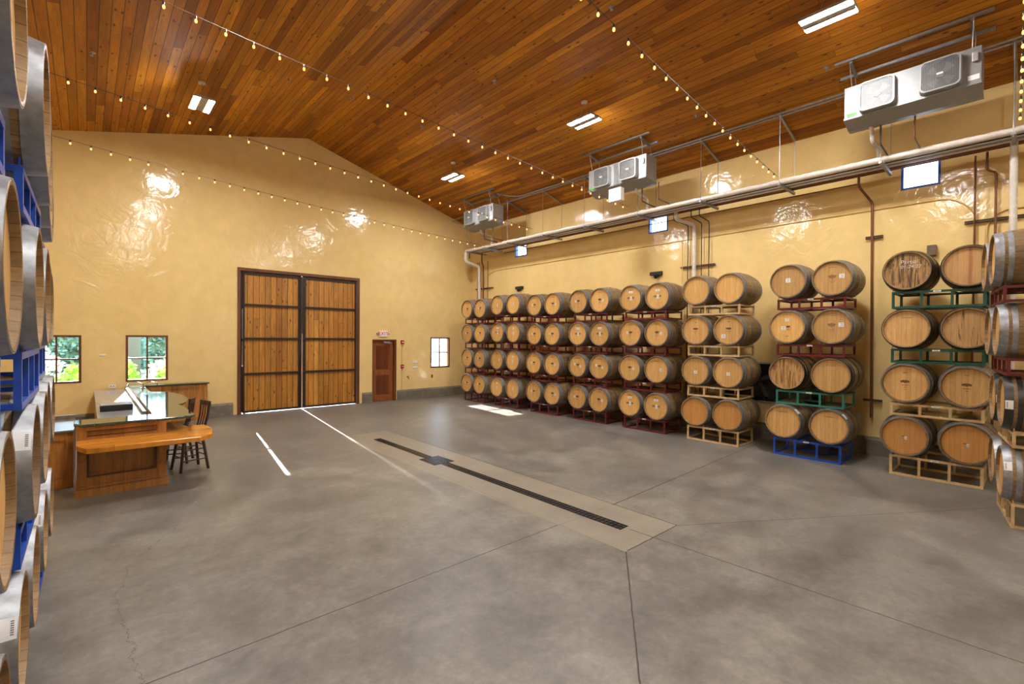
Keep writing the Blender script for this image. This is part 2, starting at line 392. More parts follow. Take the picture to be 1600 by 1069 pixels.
# ------------------------------------------------------------------ room
XL, XR, YF, YB, XA, ZA = -1.40, 10.88, 14.33, -7.0, 4.82, 7.93
SR, SL = .279, .254
def zc(x): return ZA-SR*(x-XA) if x > XA else ZA-SL*(XA-x)
MB().box(XL-.3, XR+.3, YB-.3, YF+.3, -.2, 0).build('floor', 'floor')['kind'] = 'structure'
def slab(us, vs, holes, top, place, name, mat, th):
    """wall in (u, v) with rectangular holes; top(u) gives the height of the last row; place(u, v, d) -> point"""
    b = MB(); us = sorted(set(us)); vs = sorted(set(vs)); n = len(vs)
    def V(i, j): return vs[j] if j < n else top(us[i])
    def hole(i, j):
        if i < 0 or j < 0 or i >= len(us)-1 or j >= n: return True
        cu = (us[i]+us[i+1])/2; cv = (V(i, j)+V(i, j+1))/2
        return any(h[0] < cu < h[1] and h[2] < cv < h[3] for h in holes)
    for i in range(len(us)-1):
        for j in range(n):
            if hole(i, j): continue
            q = [(us[i], V(i, j)), (us[i+1], V(i+1, j)), (us[i+1], V(i+1, j+1)), (us[i], V(i, j+1))]
            b.add([place(u, v, 0) for u, v in q], [(0, 1, 2, 3)]); b.add([place(u, v, th) for u, v in q], [(3, 2, 1, 0)])
            for (a, c, di, dj) in ((0, 1, 0, -1), (1, 2, 1, 0), (2, 3, 0, 1), (3, 0, -1, 0)):
                if hole(i+di, j+dj): b.add([place(*q[a], 0), place(*q[c], 0), place(*q[c], th), place(*q[a], th)], [(0, 1, 2, 3)])
    import bmesh
    me = bpy.data.meshes.new(name); me.from_pydata(b.v, [], b.f); me.materials.append(M[mat])
    bm = bmesh.new(); bm.from_mesh(me); bmesh.ops.remove_doubles(bm, verts=bm.verts, dist=1e-4); bmesh.ops.recalc_face_normals(bm, faces=bm.faces); bm.to_mesh(me); bm.free()
    o = bpy.data.objects.new(name, me); COL.objects.link(o); o['kind'] = 'structure'; return o
W1, W2, W3 = (-.62, -.09, 1.04, 2.11), (.68, 1.49, 1.02, 2.12), (9.05, 9.87, 1.04, 2.12)
BD, PD = (3.0, 6.42, 0, 3.97), (6.86, 7.72, 0, 2.04)
W1 = (-.90, -.09, 1.04, 2.11)
holes = [W1, W2, W3, BD, PD]
slab([XL-.3, XR+.3, XA]+[h[k] for h in holes for k in (0, 1)], [0, 5.5]+[h[k] for h in holes for k in (2, 3)], holes, lambda x: zc(x)+.1,
     lambda u, v, d: (u, YF+d, v), 'wall_far', 'wall', .24)
WR = [(1.09, 1.62, 4.83, 5.37), (6.20, 6.75, 4.86, 5.34), (11.32, 11.91, 4.88, 5.37)]
slab([YB-.3, YF+.24]+[h[k] for h in WR for k in (0, 1)], [0]+[h[k] for h in WR for k in (2, 3)], WR, lambda y: zc(XR)+.05,
     lambda u, v, d: (XR+d, u, v), 'wall_right', 'wall', .12)
MB().box(XL-.25, XL, YB-.3, YF+.24, 0, zc(XL)+.05).build('wall_left', 'wall')['kind'] = 'structure'
slab([XL-.3, XA, XR+.3], [0], [], lambda x: zc(x)+.1, lambda u, v, d: (u, YB-d, v), 'wall_back', 'wall', .25)
b = MB(); T = .18
prof = [(XL-.5, zc(XL-.5)), (XA, ZA), (XR+.5, zc(XR+.5)), (XR+.5, zc(XR+.5)+T), (XA, ZA+T), (XL-.5, zc(XL-.5)+T)]
b.prism(prof, YB-.4, YF+.5, 1).build('ceiling', 'ceiling')['kind'] = 'structure'

def plinth(name, x0, x1, y0, y1, side):
    b = MB().box(x0, x1, y0, y1, 0, .285)
    if side == 'far': b.add([(x0, y0, .285), (x1, y0, .285), (x1, y1, .285), (x0, y1, .285), (x0, y1, .335), (x1, y1, .335)], [(0, 1, 5, 4), (3, 2, 5, 4), (0, 3, 4), (1, 2, 5)])
    else: b.add([(x0, y0, .285), (x0, y1, .285), (x1, y1, .285), (x1, y0, .285), (x1, y0, .335), (x1, y1, .335)], [(0, 1, 5, 4), (3, 2, 5, 4), (0, 3, 4), (1, 2, 5)])
    b.build(name, 'plinth')['kind'] = 'structure'
plinth('baseboard_far', XL, BD[0]-.10, YF-.06, YF, 'far')
plinth('baseboard_far.001', BD[1]+.10, PD[0]-.01, YF-.06, YF, 'far')
plinth('baseboard_far.002', PD[1]+.03, XR, YF-.06, YF, 'far')
plinth('baseboard_right', XR-.06, XR, YB, YF-.06, 'right')

# windows on the far wall: wooden frame, cross of muntins, panes
def window(name, h, two=True):
    x0, x1, z0, z1 = h; e = empty(name, ((x0+x1)/2, YF, z0)); e['kind'] = 'structure'; cx = (x0+x1)/2
    f = MB(); t = .045
    for a in ((x0, x0+t, z0, z1), (x1-t, x1, z0, z1), (x0+t, x1-t, z1-t, z1), (x0+t, x1-t, z0, z0+t)):
        f.box(a[0]-cx, a[1]-cx, -.01, .10, a[2]-z0, a[3]-z0)
    f.build('frame', 'trimwood', e)
    mu = MB(); zm = (z1-z0)*.5
    mu.box(-.017, .017, .03, .06, t, z1-z0-t); mu.box(x0+t-cx, x1-t-cx, .03, .06, zm-.016, zm+.016)
    mu.build('muntin', 'trimwood', e)
    MB().box(x0+t-cx, x1-t-cx, .046, .050, t, z1-z0-t).build('pane', 'glass', e)
window('window_1', W1); window('window_2', W2); window('window_3', W3)
for i, (y0, y1, z0, z1) in enumerate(WR):
    e = empty('window_%d' % (4+i), (XR, (y0+y1)/2, z0)); e['kind'] = 'structure'; cy = (y0+y1)/2; h = z1-z0; f = MB()
    for a in ((y0-cy, y0-cy+.035, 0, h), (y1-cy-.035, y1-cy, 0, h), (y0-cy+.035, y1-cy-.035, h-.035, h), (y0-cy+.035, y1-cy-.035, 0, .035)):
        f.box(-.006, .10, a[0], a[1], a[2], a[3])
    f.build('frame', 'skylit_blue', e)
    MB().box(.07, .074, y0-cy+.03, y1-cy-.03, .03, h-.03).build('pane', 'glass', e)

# big double door
e = empty('door_1', (4.69, YF, 0)); e['kind'] = 'structure'; cx = 4.69
f = MB(); f.box(BD[0]-cx, 3.075-cx, -.02, .14, 0, 3.97); f.box(6.34-cx, BD[1]-cx, -.02, .14, 0, 3.97); f.box(3.075-cx, 6.34-cx, -.02, .14, 3.89, 3.97)
f.build('frame', 'trimwood', e)
for (a, c) in ((3.15, 4.675), (4.70, 6.33)):
    lf = MB().box(a-cx, c-cx, .07, .115, .014, 3.90).build('door_leaf', 'doorwood', e)
    st = MB()
    inner = c if c < 4.7 else a; sgn = -1 if c < 4.7 else 1
    st.box(min(inner, inner+sgn*.09)-cx, max(inner, inner+sgn*.09)-cx, .03, .068, .03, 3.865)
    outer = a if c < 4.7 else c
    st.box(min(outer, outer-sgn*.035)-cx, max(outer, outer-sgn*.035)-cx, .03, .068, .03, 3.865)
    st.box(a-cx, c-cx, .04, .068, .014, .075); st.box(a-cx, c-cx, .04, .068, 3.80, 3.865)
    st.build('steel_frame', 'steel', lf)
    for z in (1.09, 2.06, 2.98):
        MB().box(a-cx+.02, c-cx-.02, .015, .068, z-.035, z+.02).build('crossbar', 'steel', lf)
g = MB()
for z0, z1 in ((0.03, 1.30), (1.98, 2.04), (2.86, 3.89)): g.box(3.072-cx, 3.152-cx, .08, .12, z0, z1)
g.box(3.072-cx, 3.134-cx, .08, .12, 1.30, 2.86)
g.box(3.072-cx, 3.151-cx, .20, .24, 0, 3.9); g.box(3.1675-cx, 3.25-cx, .20, .24, 0, 3.9)
g.build('slit_light_blocker', 'steel', e)  # plates added to limit the sunlight passing the hinge gap
g = MB(); g.box(4.672-cx, 4.695-cx, .116, .13, 2.2, 3.865); g.build('gap_light_blocker', 'steel', e)  # strip added behind the leaf gap to cut off the upper sun streak
g = MB(); g.tube([(-.06, .01, 2.2), (-.06, .01, 3.85)], .012); g.tube([(-.06, .01, .05), (-.06, .01, 1.5)], .012); g.build('latch_rod', 'steel', e)
g = MB()
for z in (.42, .8, 1.35, 1.75): g.box(.012, .075, .0, .03, z, z+.02)
g.build('latch', 'steel', e)
# personnel door
e = empty('door_2', (7.29, YF, 0)); e['kind'] = 'structure'
f = MB(); f.box(-.43, -.405, 0, .2, 0, 2.04); f.box(.335, .43, -.005, .2, 0, 2.04); f.box(-.405, .335, 0, .2, 1.985, 2.04).box(-.405, .335, .11, .2, 1.93, 1.985).box(-.405, .335, .11, .2, 0, .03).box(-.405, -.37, .11, .2, .03, 1.93).box(.30, .335, .11, .2, .03, 1.93); f.build('frame', 'redwood', e)
l = MB(); y0, y1 = .06, .10
for a in ((-.40, -.29, .01, 1.98), (.21, .33, .01, 1.98), (-.29, .21, .01, .20), (-.29, .21, .86, 1.02), (-.29, .21, 1.84, 1.98)): l.box(a[0], a[1], y0, y1, a[2], a[3])
l.box(-.29, .21, y0+.03, y1, .2, 1.84)
lf = l.build('door_leaf', 'doorbrown', e)
MB().box(-.25, .17, y0+.012, y0+.03, .24, .82).build('panel', 'redwood', lf, bevel=.006)
MB().box(-.25, .17, y0+.012, y0+.03, 1.06, 1.80).build('panel', 'redwood', lf, bevel=.006)
c = MB().box(-.02, .20, .0, .055, 1.93, 1.97); c.tube([(.0, .02, 1.925), (.12, -.06, 1.91), (.28, .03, 1.93)], .008); c.build('door_closer', 'greymetal', e)
k = MB().lathe([(-.05, .0), (-.048, .02), (-.02, .022), (0, .01)], (-.35, .06, .98), 1, 16); k.build('door_knob', 'chrome', e, True)

# wall fittings beside the door
e = empty('exit_sign', (7.22, YF, 2.13)); tag(e, 'lit white EXIT sign with red letters above the small brown door', 'exit sign')
MB().box(-.16, .16, -.05, 0, 0, .19).build('housing', 'signwhite', e, bevel=.008)
text('EXIT', .165, 'lettering', 'redletters', e, (0, -.0515, .095), '-Y', 0, .012)
for sx in (-1, 1): MB().lathe([(-.03, .035), (.0, .03), (.03, .012)], (sx*.195, -.03, .10), 0, 14).build('emergency_lamp', 'greymetal', e, True)
def wallbox(name, label, cat, x, z, w_, h_, d, mat, **k):
    o = MB().box(-w_/2, w_/2, -d, 0, -h_/2, h_/2).build(name, mat, None, loc=(x, YF, z), bevel=min(.006, d*.3)); return tag(o, label, cat)
e = empty('fire_alarm_strobe', (7.93, YF, 1.95)); tag(e, 'red fire alarm strobe high beside the small brown door', 'fire alarm')
MB().box(-.055, .055, -.05, 0, -.065, .065).build('housing', 'red', e, bevel=.006); MB().box(-.03, .03, -.06, -.05, -.02, .01).build('lens', 'signwhite', e)
e = empty('fire_alarm_pull', (7.93, YF, 1.13)); tag(e, 'red fire alarm pull box below the strobe on the conduit', 'fire alarm')
MB().box(-.05, .05, -.05, 0, -.065, .065).build('housing', 'red', e, bevel=.006); MB().box(-.035, .035, -.06, -.05, -.01, .01).build('handle', 'signwhite', e)
tag(MB().tube([(7.92, YF-.012, .33), (7.92, YF-.012, 1.065)], .009).build('conduit', 'yellowpaint'), 'thin painted conduit running down from the fire alarm pull box', 'conduit')
tag(MB().tube([(7.92, YF-.012, 1.195), (7.92, YF-.012, 1.885)], .009).build('conduit', 'yellowpaint'), 'thin painted conduit between the strobe and the pull box', 'conduit')
wallbox('switch_plate', 'pale blank switch plate on the yellow wall, upper of two', 'switch plate', 8.42, 1.27, .19, .075, .012, 'paper')
wallbox('switch_plate', 'pale blank switch plate on the yellow wall, lower of two', 'switch plate', 8.42, 1.08, .19, .075, .012, 'paper')
wallbox('wall_outlet', 'small brown outlet below the window nearest the barrels', 'outlet', 9.12, .74, .07, .11, .014, 'trimwood')
e = empty('hose_tap', (8.13, YF, .76)); tag(e, 'small brass hose tap on the yellow wall left of the light plates', 'tap')
t = MB().tube([(0, 0, 0), (0, -.09, 0), (0, -.12, -.05)], .012); t.build('spout', 'steel', e, True); MB().tube([(-.04, -.06, .03), (.04, -.06, .03)], .008).tube([(0, -.06, 0), (0, -.06, .03)], .006).build('handle', 'steel', e)
wallbox('thermostat', 'white strip thermostat on the wall between the two bar windows', 'thermostat', .27, 1.66, .12, .035, .02, 'paper')
e = empty('wall_outlet', (.44, YF, .93)); tag(e, 'white outlet plate just above the grey worktop behind the bar', 'outlet')
MB().box(-.065, .065, -.012, 0, -.035, .035).build('plate', 'paper', e); MB().box(-.04, -.01, -.015, -.012, -.01, .01).box(.01, .04, -.015, -.012, -.01, .01).build('socket', 'print', e)

# floor drain
e = empty('floor_drain', (4.48, 6.0, 0)); tag(e, 'long black slotted trench drain with a wide grate in its middle', 'floor drain')
def grate(y0, y1, x0, x1, name):
    MB().box(x0, x1, y0, y1, .0005, .0015).build(name+'_channel_shade', 'hollow_shade', e)  # flat black sheet painted as the shaded depth under the grate
    b = MB(); n = int((y1-y0)/.06)
    b.box(x0, x0+.012, y0, y1, .0015, .006); b.box(x1-.012, x1, y0, y1, .0015, .006)
    nx = max(1, round((x1-x0)/.075))
    for i in range(1, nx): b.box(x0+(x1-x0)*i/nx-.006, x0+(x1-x0)*i/nx+.006, y0, y1, .0015, .006)
    for i in range(n+1): y = y0+(y1-y0)*i/n; b.box(x0, x1, max(y0, y-.007), min(y1, y+.007), .0015, .006)
    b.build(name, 'iron', e)
grate(-2.95, .62, -.075, .075, 'grate'); grate(1.13, 3.12, -.075, .075, 'grate'); grate(.63, 1.12, -.20, .20, 'sump_grate')

# ------------------------------------------------------------------ barrels
L, RB, RH = .92, .345, .295
def rad(a): return RH+(RB-RH)*(1-(2*a/L)**2)
def barrel(hoop='zinc', head='head', marks=()):
    e = empty('wine_barrel'); e['category'] = 'barrel'; c = (0, 0, RB)
    ins = .032
    pr = [(-L/2+ins, .270), (-L/2+.002, .276), (-L/2, .281), (-L/2, RH-.003)]+[(-L/2+L*i/16, rad(-L/2+L*i/16)) for i in range(0, 17)]+[(L/2, RH-.003), (L/2, .281), (L/2-.002, .276), (L/2-ins, .270)]
    pr[4] = (-L/2+.004, RH)
    MB().lathe(pr, c, caps=False).build('staves', 'stave', e, True)
    for s in (-1, 1):
        MB().lathe([(s*(L/2-ins), .0), (s*(L/2-ins), .272), (s*(L/2-ins-.02), .272), (s*(L/2-ins-.02), 0)], c, closed=False).build('head', head, e)
    for s in (-1, 1):
        for a0, a1 in ((L/2-.075, L/2-.001), (L/2-.150, L/2-.105), (.120, .160)):
            a0, a1 = sorted((s*a0, s*a1)); t = .0045
            MB().lathe([(a0, rad(a0)+.0005), (a0, rad(a0)+t), (a1, rad(a1)+t), (a1, rad(a1)+.0005)], c, closed=True).build('hoop', hoop, e, True)
    MB().lathe([(0, .03), (.008, .026), (.012, .0)], (0, 0, 2*RB-.002), 2, 16).build('bung', 'bung', e, True)
    xf = -(L/2-ins)-.001
    for mk in marks:
        k = mk[0]
        if k == 'label' or k == 'slip':
            _, u, v, w_, h_ = mk
            o = MB().box(xf-.001, xf, -u-w_/2, -u+w_/2, RB+v-h_/2, RB+v+h_/2).build('label', 'paper', e)
            pm = MB()
            for i in range(3): pm.box(xf-.0016, xf-.001, -u-w_*.34, -u+w_*(.34-.15*(i % 2)), RB+v+h_*(.26-.26*i)-h_*.05, RB+v+h_*(.26-.26*i)+h_*.05)
            pm.build('print', 'print', o)
        elif k == 'tree':
            _, u, v, s, mt = mk; pts = []
            for i in range(26):
                a = math.pi*2*i/26; r = 1+.13*math.sin(5*a+.4)+.08*math.sin(9*a)
                pts.append((-u+s*.62*r*math.cos(a), RB+v+s*.12+s*.27*r*math.sin(a)))
            b = MB().prism(pts, xf-.001, xf, 0)
            b.prism([(-u-s*.05, RB+v-s*.42), (-u+s*.06, RB+v-s*.42), (-u+s*.035, RB+v), (-u-s*.035, RB+v)], xf-.001, xf, 0)
            b.prism([(-u-s*.30, RB+v-s*.36), (-u, RB+v-s*.12), (-u+.02*s, RB+v+.05*s)], xf-.001, xf, 0)
            b.prism([(-u+s*.30, RB+v-s*.30), (-u+s*.02, RB+v-s*.15), (-u, RB+v+.05*s)], xf-.001, xf, 0)
            for i, w_ in enumerate((.9, .55)): b.box(xf-.001, xf, -u-s*w_*.5, -u+s*w_*.5, RB+v-s*(.66+i*.25)-.003, RB+v-s*(.66+i*.25)+.003)
            b.build('stamp', mt, e)
        elif k == 'crest':
            _, u, v, s, mt = mk; b = MB()
            for dy, dz, rr in ((-.42, 0, .22), (-.2, .06, .26), (0, 0, .3), (.2, .06, .26), (.42, 0, .22)):
                b.prism([(-u+s*(dy+rr*math.cos(a*math.pi/6)), RB+v+s*(dz+rr*.8*math.sin(a*math.pi/6))) for a in range(12)], xf-.001-.0001*dy, xf, 0)
            for i, w_ in enumerate((.9, .3, .14)): b.box(xf-.001, xf, -u-s*w_*.5, -u+s*w_*.5, RB+v-s*(.62+i*.36)-.004, RB+v-s*(.62+i*.36)+.004)
            b.build('stamp', mt, e)
        elif k == 'banner':
            _, u, v, s, mt = mk
            MB().prism([(-u-s, RB+v), (-u-s*.85, RB+v+.022), (-u+s*.85, RB+v+.022), (-u+s, RB+v), (-u+s*.85, RB+v-.022), (-u-s*.85, RB+v-.022)], xf-.0006, xf, 0).build('stamp', mt, e)
        elif k == 'arc':
            _, u, v, s, mt = mk; b = MB()
            for i in range(7): b.box(xf-.001, xf, -u-s*.5+i*s/7, -u-s*.5+i*s/7+s*.09, RB+v-.008, RB+v+.008)
            b.build('stamp', mt, e)
        elif k == 'chalk':
            text('Partial', .085, 'chalk_writing', 'chalk', e, (xf-.001, -.03, RB+.135), '-X', .15)
            text('01/24/22', .07, 'chalk_writing', 'chalk', e, (xf-.001, -.05, RB+.06), '-X', .2)
        elif k == 'hooplabel':
            a = mk[1]; b = MB(); n = 6; a0, a1 = -L/2+.006, -L/2+.07
            for i in range(n):
                t0, t1 = a+(i/n)*.32, a+((i+1)/n)*.32; q = []
                for (aa, tt) in ((a0, t0), (a1, t0), (a1, t1), (a0, t1)):
                    r = rad(aa)+.0052; q.append((aa, r*math.sin(tt), RB+r*math.cos(tt)))
                b.add(q, [(0, 1, 2, 3)])
            o = b.build('label', 'paper', e, fix=False)
            b = MB()
            for i in range(7):
                t0 = a+.05+i*.032; t1 = t0+.018; q = []
                for (aa, tt) in ((a0+.010, t0), (a0+.022, t0), (a0+.022, t1), (a0+.010, t1)):
                    r = rad(aa)+.0058; q.append((aa, r*math.sin(tt), RB+r*math.cos(tt)))
                b.add(q, [(0, 1, 2, 3)])
            b.build('print', 'print', o, fix=False)
    return e
PROTO = {}
TREE = ('tree', 0, .01, .085, 'stamp'); PTREE = ('tree', 0, .02, .10, 'palestamp')
ARC = ('arc', 0, .19, .12, 'palestamp')
V = {
 'tree': ('zinc', 'head', (TREE, ('label', -.09, .01, .05, .055), ARC), 'tree-stamped'),
 'tree_r': ('zinc', 'head', (TREE, ('label', .10, -.01, .055, .06), ARC), 'tree-stamped'),
 'tree_2': ('zinc', 'head', (TREE, ('label', -.10, .03, .05, .06), ('label', .09, -.02, .05, .06), ARC), 'twice-labelled tree-stamped'),
 'slip': ('zinc', 'head', (('label', 0, 0, .03, .10),), 'slip-labelled'),
 'two': ('zinc', 'head', (('label', 0, .14, .10, .05), ('banner', 0, .005, .10, 'palestamp'), ('label', .01, -.005, .055, .085), ARC), 'twice-labelled'),
 'two_b': ('zinc', 'head', (('label', 0, .12, .07, .05), ('label', 0, -.03, .055, .085)), 'twice-labelled'),
 'sticker': ('zinc', 'head', (('label', .10, 0, .055, .07), ARC), 'sticker-marked'),
 'plain': ('zinc', 'head', (), 'unmarked'),
 'plain_o': ('zinc', 'head_orange', (), 'unmarked orange'),
 'crest': ('zinc', 'head_old', (('crest', 0, .03, .09, 'stamp'), ('arc', 0, .17, .05, 'stamp')), 'crest-stamped'),
 'crest_l': ('zinc', 'head_old', (('crest', 0, .03, .09, 'stamp'), ('arc', 0, .17, .05, 'stamp'), ('label', -.10, -.12, .08, .075)), 'crest-stamped labelled'),
 'center': ('zinc', 'head_old', (('label', .0, -.03, .065, .065),), 'sticker-marked'),
 'mid': ('zinc', 'head_old', (('label', .0, .02, .075, .075),), 'sticker-marked'),
 'ptree': ('zinc', 'head_old', (PTREE, ('label', .14, .03, .075, .07), ARC), 'faint-tree-stamped'),
 'btree': ('zinc', 'head', (('tree', .02, .0, .06, 'stamp'), ('label', -.06, -.02, .07, .065), ('label', 0, .13, .06, .05), ('arc', 0, -.17, .05, 'palestamp')), 'twice-labelled tree-stamped'),
 'stain': ('darkhoop', 'head_stain', (), 'brown-stained'),
 'old': ('darkhoop', 'head_old', (('arc', 0, .17, .14, 'palestamp'),), 'unmarked'),
 'oldz': ('zinc', 'head_old', (('arc', 0, .17, .14, 'palestamp'), ('hooplabel', -1.0)), 'unmarked'),
 'chalk': ('darkhoop', 'head_dark', (('chalk',),), 'chalk-marked dark'),
 'red': ('darkhoop', 'head_red', (), 'red-streaked'),
 'streak': ('darkhoop', 'head_streak', (), 'black-streaked'),
 'mark': ('zinc', 'head_orange', (('label', .02, -.02, .03, .05), ('crest', 0, .0, .05, 'palestamp')), 'faintly marked orange'),
 'side': ('zinc', 'head', (('hooplabel', math.pi*.28),), 'hoop-labelled'),
 'sideb': ('zinc', 'head', (), 'pale'),
 'rside': ('zinc', 'head', (('hooplabel', -math.pi*.42),), 'hoop-labelled'),
 'rdark': ('darkhoop', 'head', (('hooplabel', -math.pi*.55),), 'dark-hooped'),
}
ROWN = ['bottom row', 'second row up', 'third row up', 'top row']
def put_barrel(v, loc, rz, label, group):
    if v not in PROTO:
        h, hd, mk, _ = V[v]; o = barrel(h, hd, mk); PROTO[v] = o; o.location = loc; o.rotation_euler = (0, 0, rz)
        bpy.context.view_layer.update()
    else: o = dup(PROTO[v], loc, rz)
    return tag(o, label, 'barrel', group)

# ------------------------------------------------------------------ racks
RPROTO = {}
def rack(h, mat, tagged=True):
    e = empty('barrel_rack'); e['category'] = 'barrel rack'; t = .034
    for nm, x0 in (('front_frame', -.38), ('rear_frame', .32)):
        b = MB(); x1 = x0+.03
        b.box(x0, x1, -.535, .535, 0, t); b.box(x0, x1, -.535, .535, h-t, h)
        for y in (-.535, -.19, .19-t, .535-t): b.box(x0+.001, x1-.001, y, y+t, t, h-t)
        b.build(nm, mat, e)
    for y in (-.535, .535-t):
        for z in (0, h-t): MB().box(-.35, .32, y+.002, y+t-.002, z+.002, z+t-.002).build('side_rail', mat, e)
    for y in (-.19, .19-t):
        MB().box(-.35, .32, y+.002, y+t-.002, h-t, h-.004).build('cradle_rail', mat, e)
    for x in (-.365, .335):
        for y in (-.35, .35):
            MB().tube([(x, y-.14, h+.035), (x, y-.17, h+.035), (x, y-.17, h-.012), (x, y+.17, h-.012), (x, y+.17, h+.035), (x, y+.14, h+.035)], .005, 6).build('wire_guide', mat, e)
    if tagged:
        o = MB().box(-.3825, -.3805, -.05, .04, h-.030, h-.006).build('label', 'paper', e)
        MB().box(-.3835, -.3825, -.035, .02, h-.021, h-.015).build('print', 'print', o)
    return e
def put_rack(h, mat, loc, rz, label, group, tagged=True):
    k = (round(h, 3), mat, tagged)
    if k not in RPROTO:
        o = rack(h, mat, tagged); RPROTO[k] = o; o.location = loc; o.rotation_euler = (0, 0, rz)
    else: o = dup(RPROTO[k], loc, rz)
    return tag(o, label, 'barrel rack', group)
ORD = ['first', 'second', 'third', 'fourth', 'fifth', 'sixth', 'seventh', 'eighth']
RG = .318
KX = 9.47/9.43
def stack(idx, ys, zs, rows, racks, where):
    """rows from the bottom up: (left variant, right variant)"""
    for r in range(4):
        z = HC+(zs[r]-HC)*KX; yl, yr = ys[r] if isinstance(ys[0], tuple) else ys
        yl *= KX; yr *= KX; cx = 9.47+L/2
        for y, v, sd in ((yl, rows[r][0], 'left'), (yr, rows[r][1], 'right')):
            put_barrel(v, (cx+random.uniform(-.012, .012), y, z-RB), 0,
                       '%s oak barrel, %s, %s of the %s' % (V[v][3], sd, ROWN[r], where), 'wine barrels along the yellow right wall')
        zb = 0 if r == 0 else HC+(zs[r-1]-HC)*KX+RG
        zt = z-RG; mt = racks[r]
        cn = {'maroon': 'maroon', 'cream': 'cream', 'blue': 'blue', 'green': 'green', 'teal': 'teal'}[mt]
        pos = ['on the floor', 'under the second row', 'under the third row', 'under the top row'][r]
        put_rack(zt-zb, mt, (cx, (yl+yr)/2, zb), 0, '%s metal barrel rack %s of the %s' % (cn, pos, where), 'barrel racks along the yellow right wall')
WH = ['maroon stack nearest the far corner', 'second maroon stack from the corner', 'third maroon stack from the corner', 'fourth maroon stack from the corner', 'maroon stack beside the cream one',
      'stack on cream racks', 'stack with the blue rack', 'stack with two green racks']
T_ = ('tree', 'tree_r')
stack(0, (12.70, 12.01), (.605, 1.44, 2.265, 3.07), [('tree', 'tree')]*4, ['maroon']*4, WH[0])
stack(1, (11.14, 10.41), (.600, 1.445, 2.29, 3.135), [('two_b', 'slip'), ('sticker', 'two_b'), ('two', 'two_b'), ('slip', 'slip')], ['maroon']*4, WH[1])
stack(2, (9.525, 8.81), (.600, 1.415, 2.235, 3.06), [('tree', 'tree_r'), ('tree', 'tree_r'), ('tree', 'tree'), ('tree', 'tree_r')], ['maroon']*4, WH[2])
stack(3, (7.91, 7.22), (.600, 1.425, 2.245, 3.08), [('tree', 'tree_r'), ('tree_2', 'tree_2'), ('two', 'two'), ('tree', 'tree_r')], ['maroon']*4, WH[3])
stack(4, (6.325, 5.63), (.615, 1.44, 2.26, 3.08), [('two', 'two'), ('tree_r', 'sticker'), ('tree', 'tree_r'), ('two', 'two')], ['maroon']*4, WH[4])
stack(5, (4.73, 4.05), (.62, 1.47, 2.315, 3.145), [('plain_o', 'plain_o'), ('center', 'center'), ('crest', 'crest_l'), ('plain', 'plain')], ['cream']*4, WH[5])
stack(6, ((3.05, 2.33), (3.0, 2.31), (3.0, 2.31), (2.99, 2.31)), (.64, 1.525, 2.365, 3.19), [('oldz', 'oldz'), ('stain', 'old'), ('btree', 'ptree'), ('mid', 'ptree')], ['blue', 'teal', 'maroon', 'maroon'], WH[6])
stack(7, (1.325, .63), (.64, 1.465, 2.32, 3.22), [('mark', 'mark'), ('crest', 'crest'), ('old', 'streak'), ('chalk', 'red')], ['cream', 'cream', 'green', 'green'], WH[7])

# left stacks beside the camera (heads face +X)
LZ = (.61, 1.45, 2.36, 3.20); LC = ((-.235,)*6, (-.225, -.225, -.198, -.200, -.226, -.226), (-.18, -.185, -.173, -.177, -.205, -.225), (-.16, -.165, -.14, -.16, -.19, -.215))
LY = ((2.55, 3.42, 4.20, 5.13, 5.96), (2.65, 3.58, 4.38, 5.30, 6.02), (1.66, 2.36, 3.35, 4.12, 5.02, 5.78), (1.56, 2.28, 3.20, 3.93, 4.75, 5.50))
LV = (('side', 'side', 'sideb', 'side', 'sideb'), ('sideb', 'side', 'sideb', 'side', 'side'), ('sideb',)*6, ('sideb',)*6)
for r in range(4):
    n = len(LY[r])
    for i, y in enumerate(LY[r]):
        v = LV[r][i]
        j = i if n == 6 else i+1
        nm = ['nearest', 'second', 'third', 'fourth', 'fifth', 'farthest'][j]; lc = LC[r][j]
        put_barrel(v, (lc-L/2, y, LZ[r]-RB), math.pi, 'oak barrel seen edge-on at the left picture edge, %s in the %s' % (nm, ROWN[r]), 'barrels stacked at the left edge')
    for g, (a, c) in enumerate(((0, 1), (2, 3), (4, 5))):
        if n == 5:
            yc = (LY[r][0]-.37) if g == 0 else (LY[r][a-1]+LY[r][c-1])/2
        else: yc = (LY[r][a]+LY[r][c])/2
        zb = 0 if r == 0 else LZ[r-1]+RG
        put_rack(LZ[r]-RG-zb, 'blue', (min(LC[r][2*g], LC[r][2*g+1])-L/2+.03, yc, zb), math.pi, 'blue rack at the left picture edge, %s stack, %s' % (['nearest', 'middle', 'farthest'][g], ['on the floor', 'under second row', 'under third row', 'under top row'][r]), 'blue racks at the left edge', False)
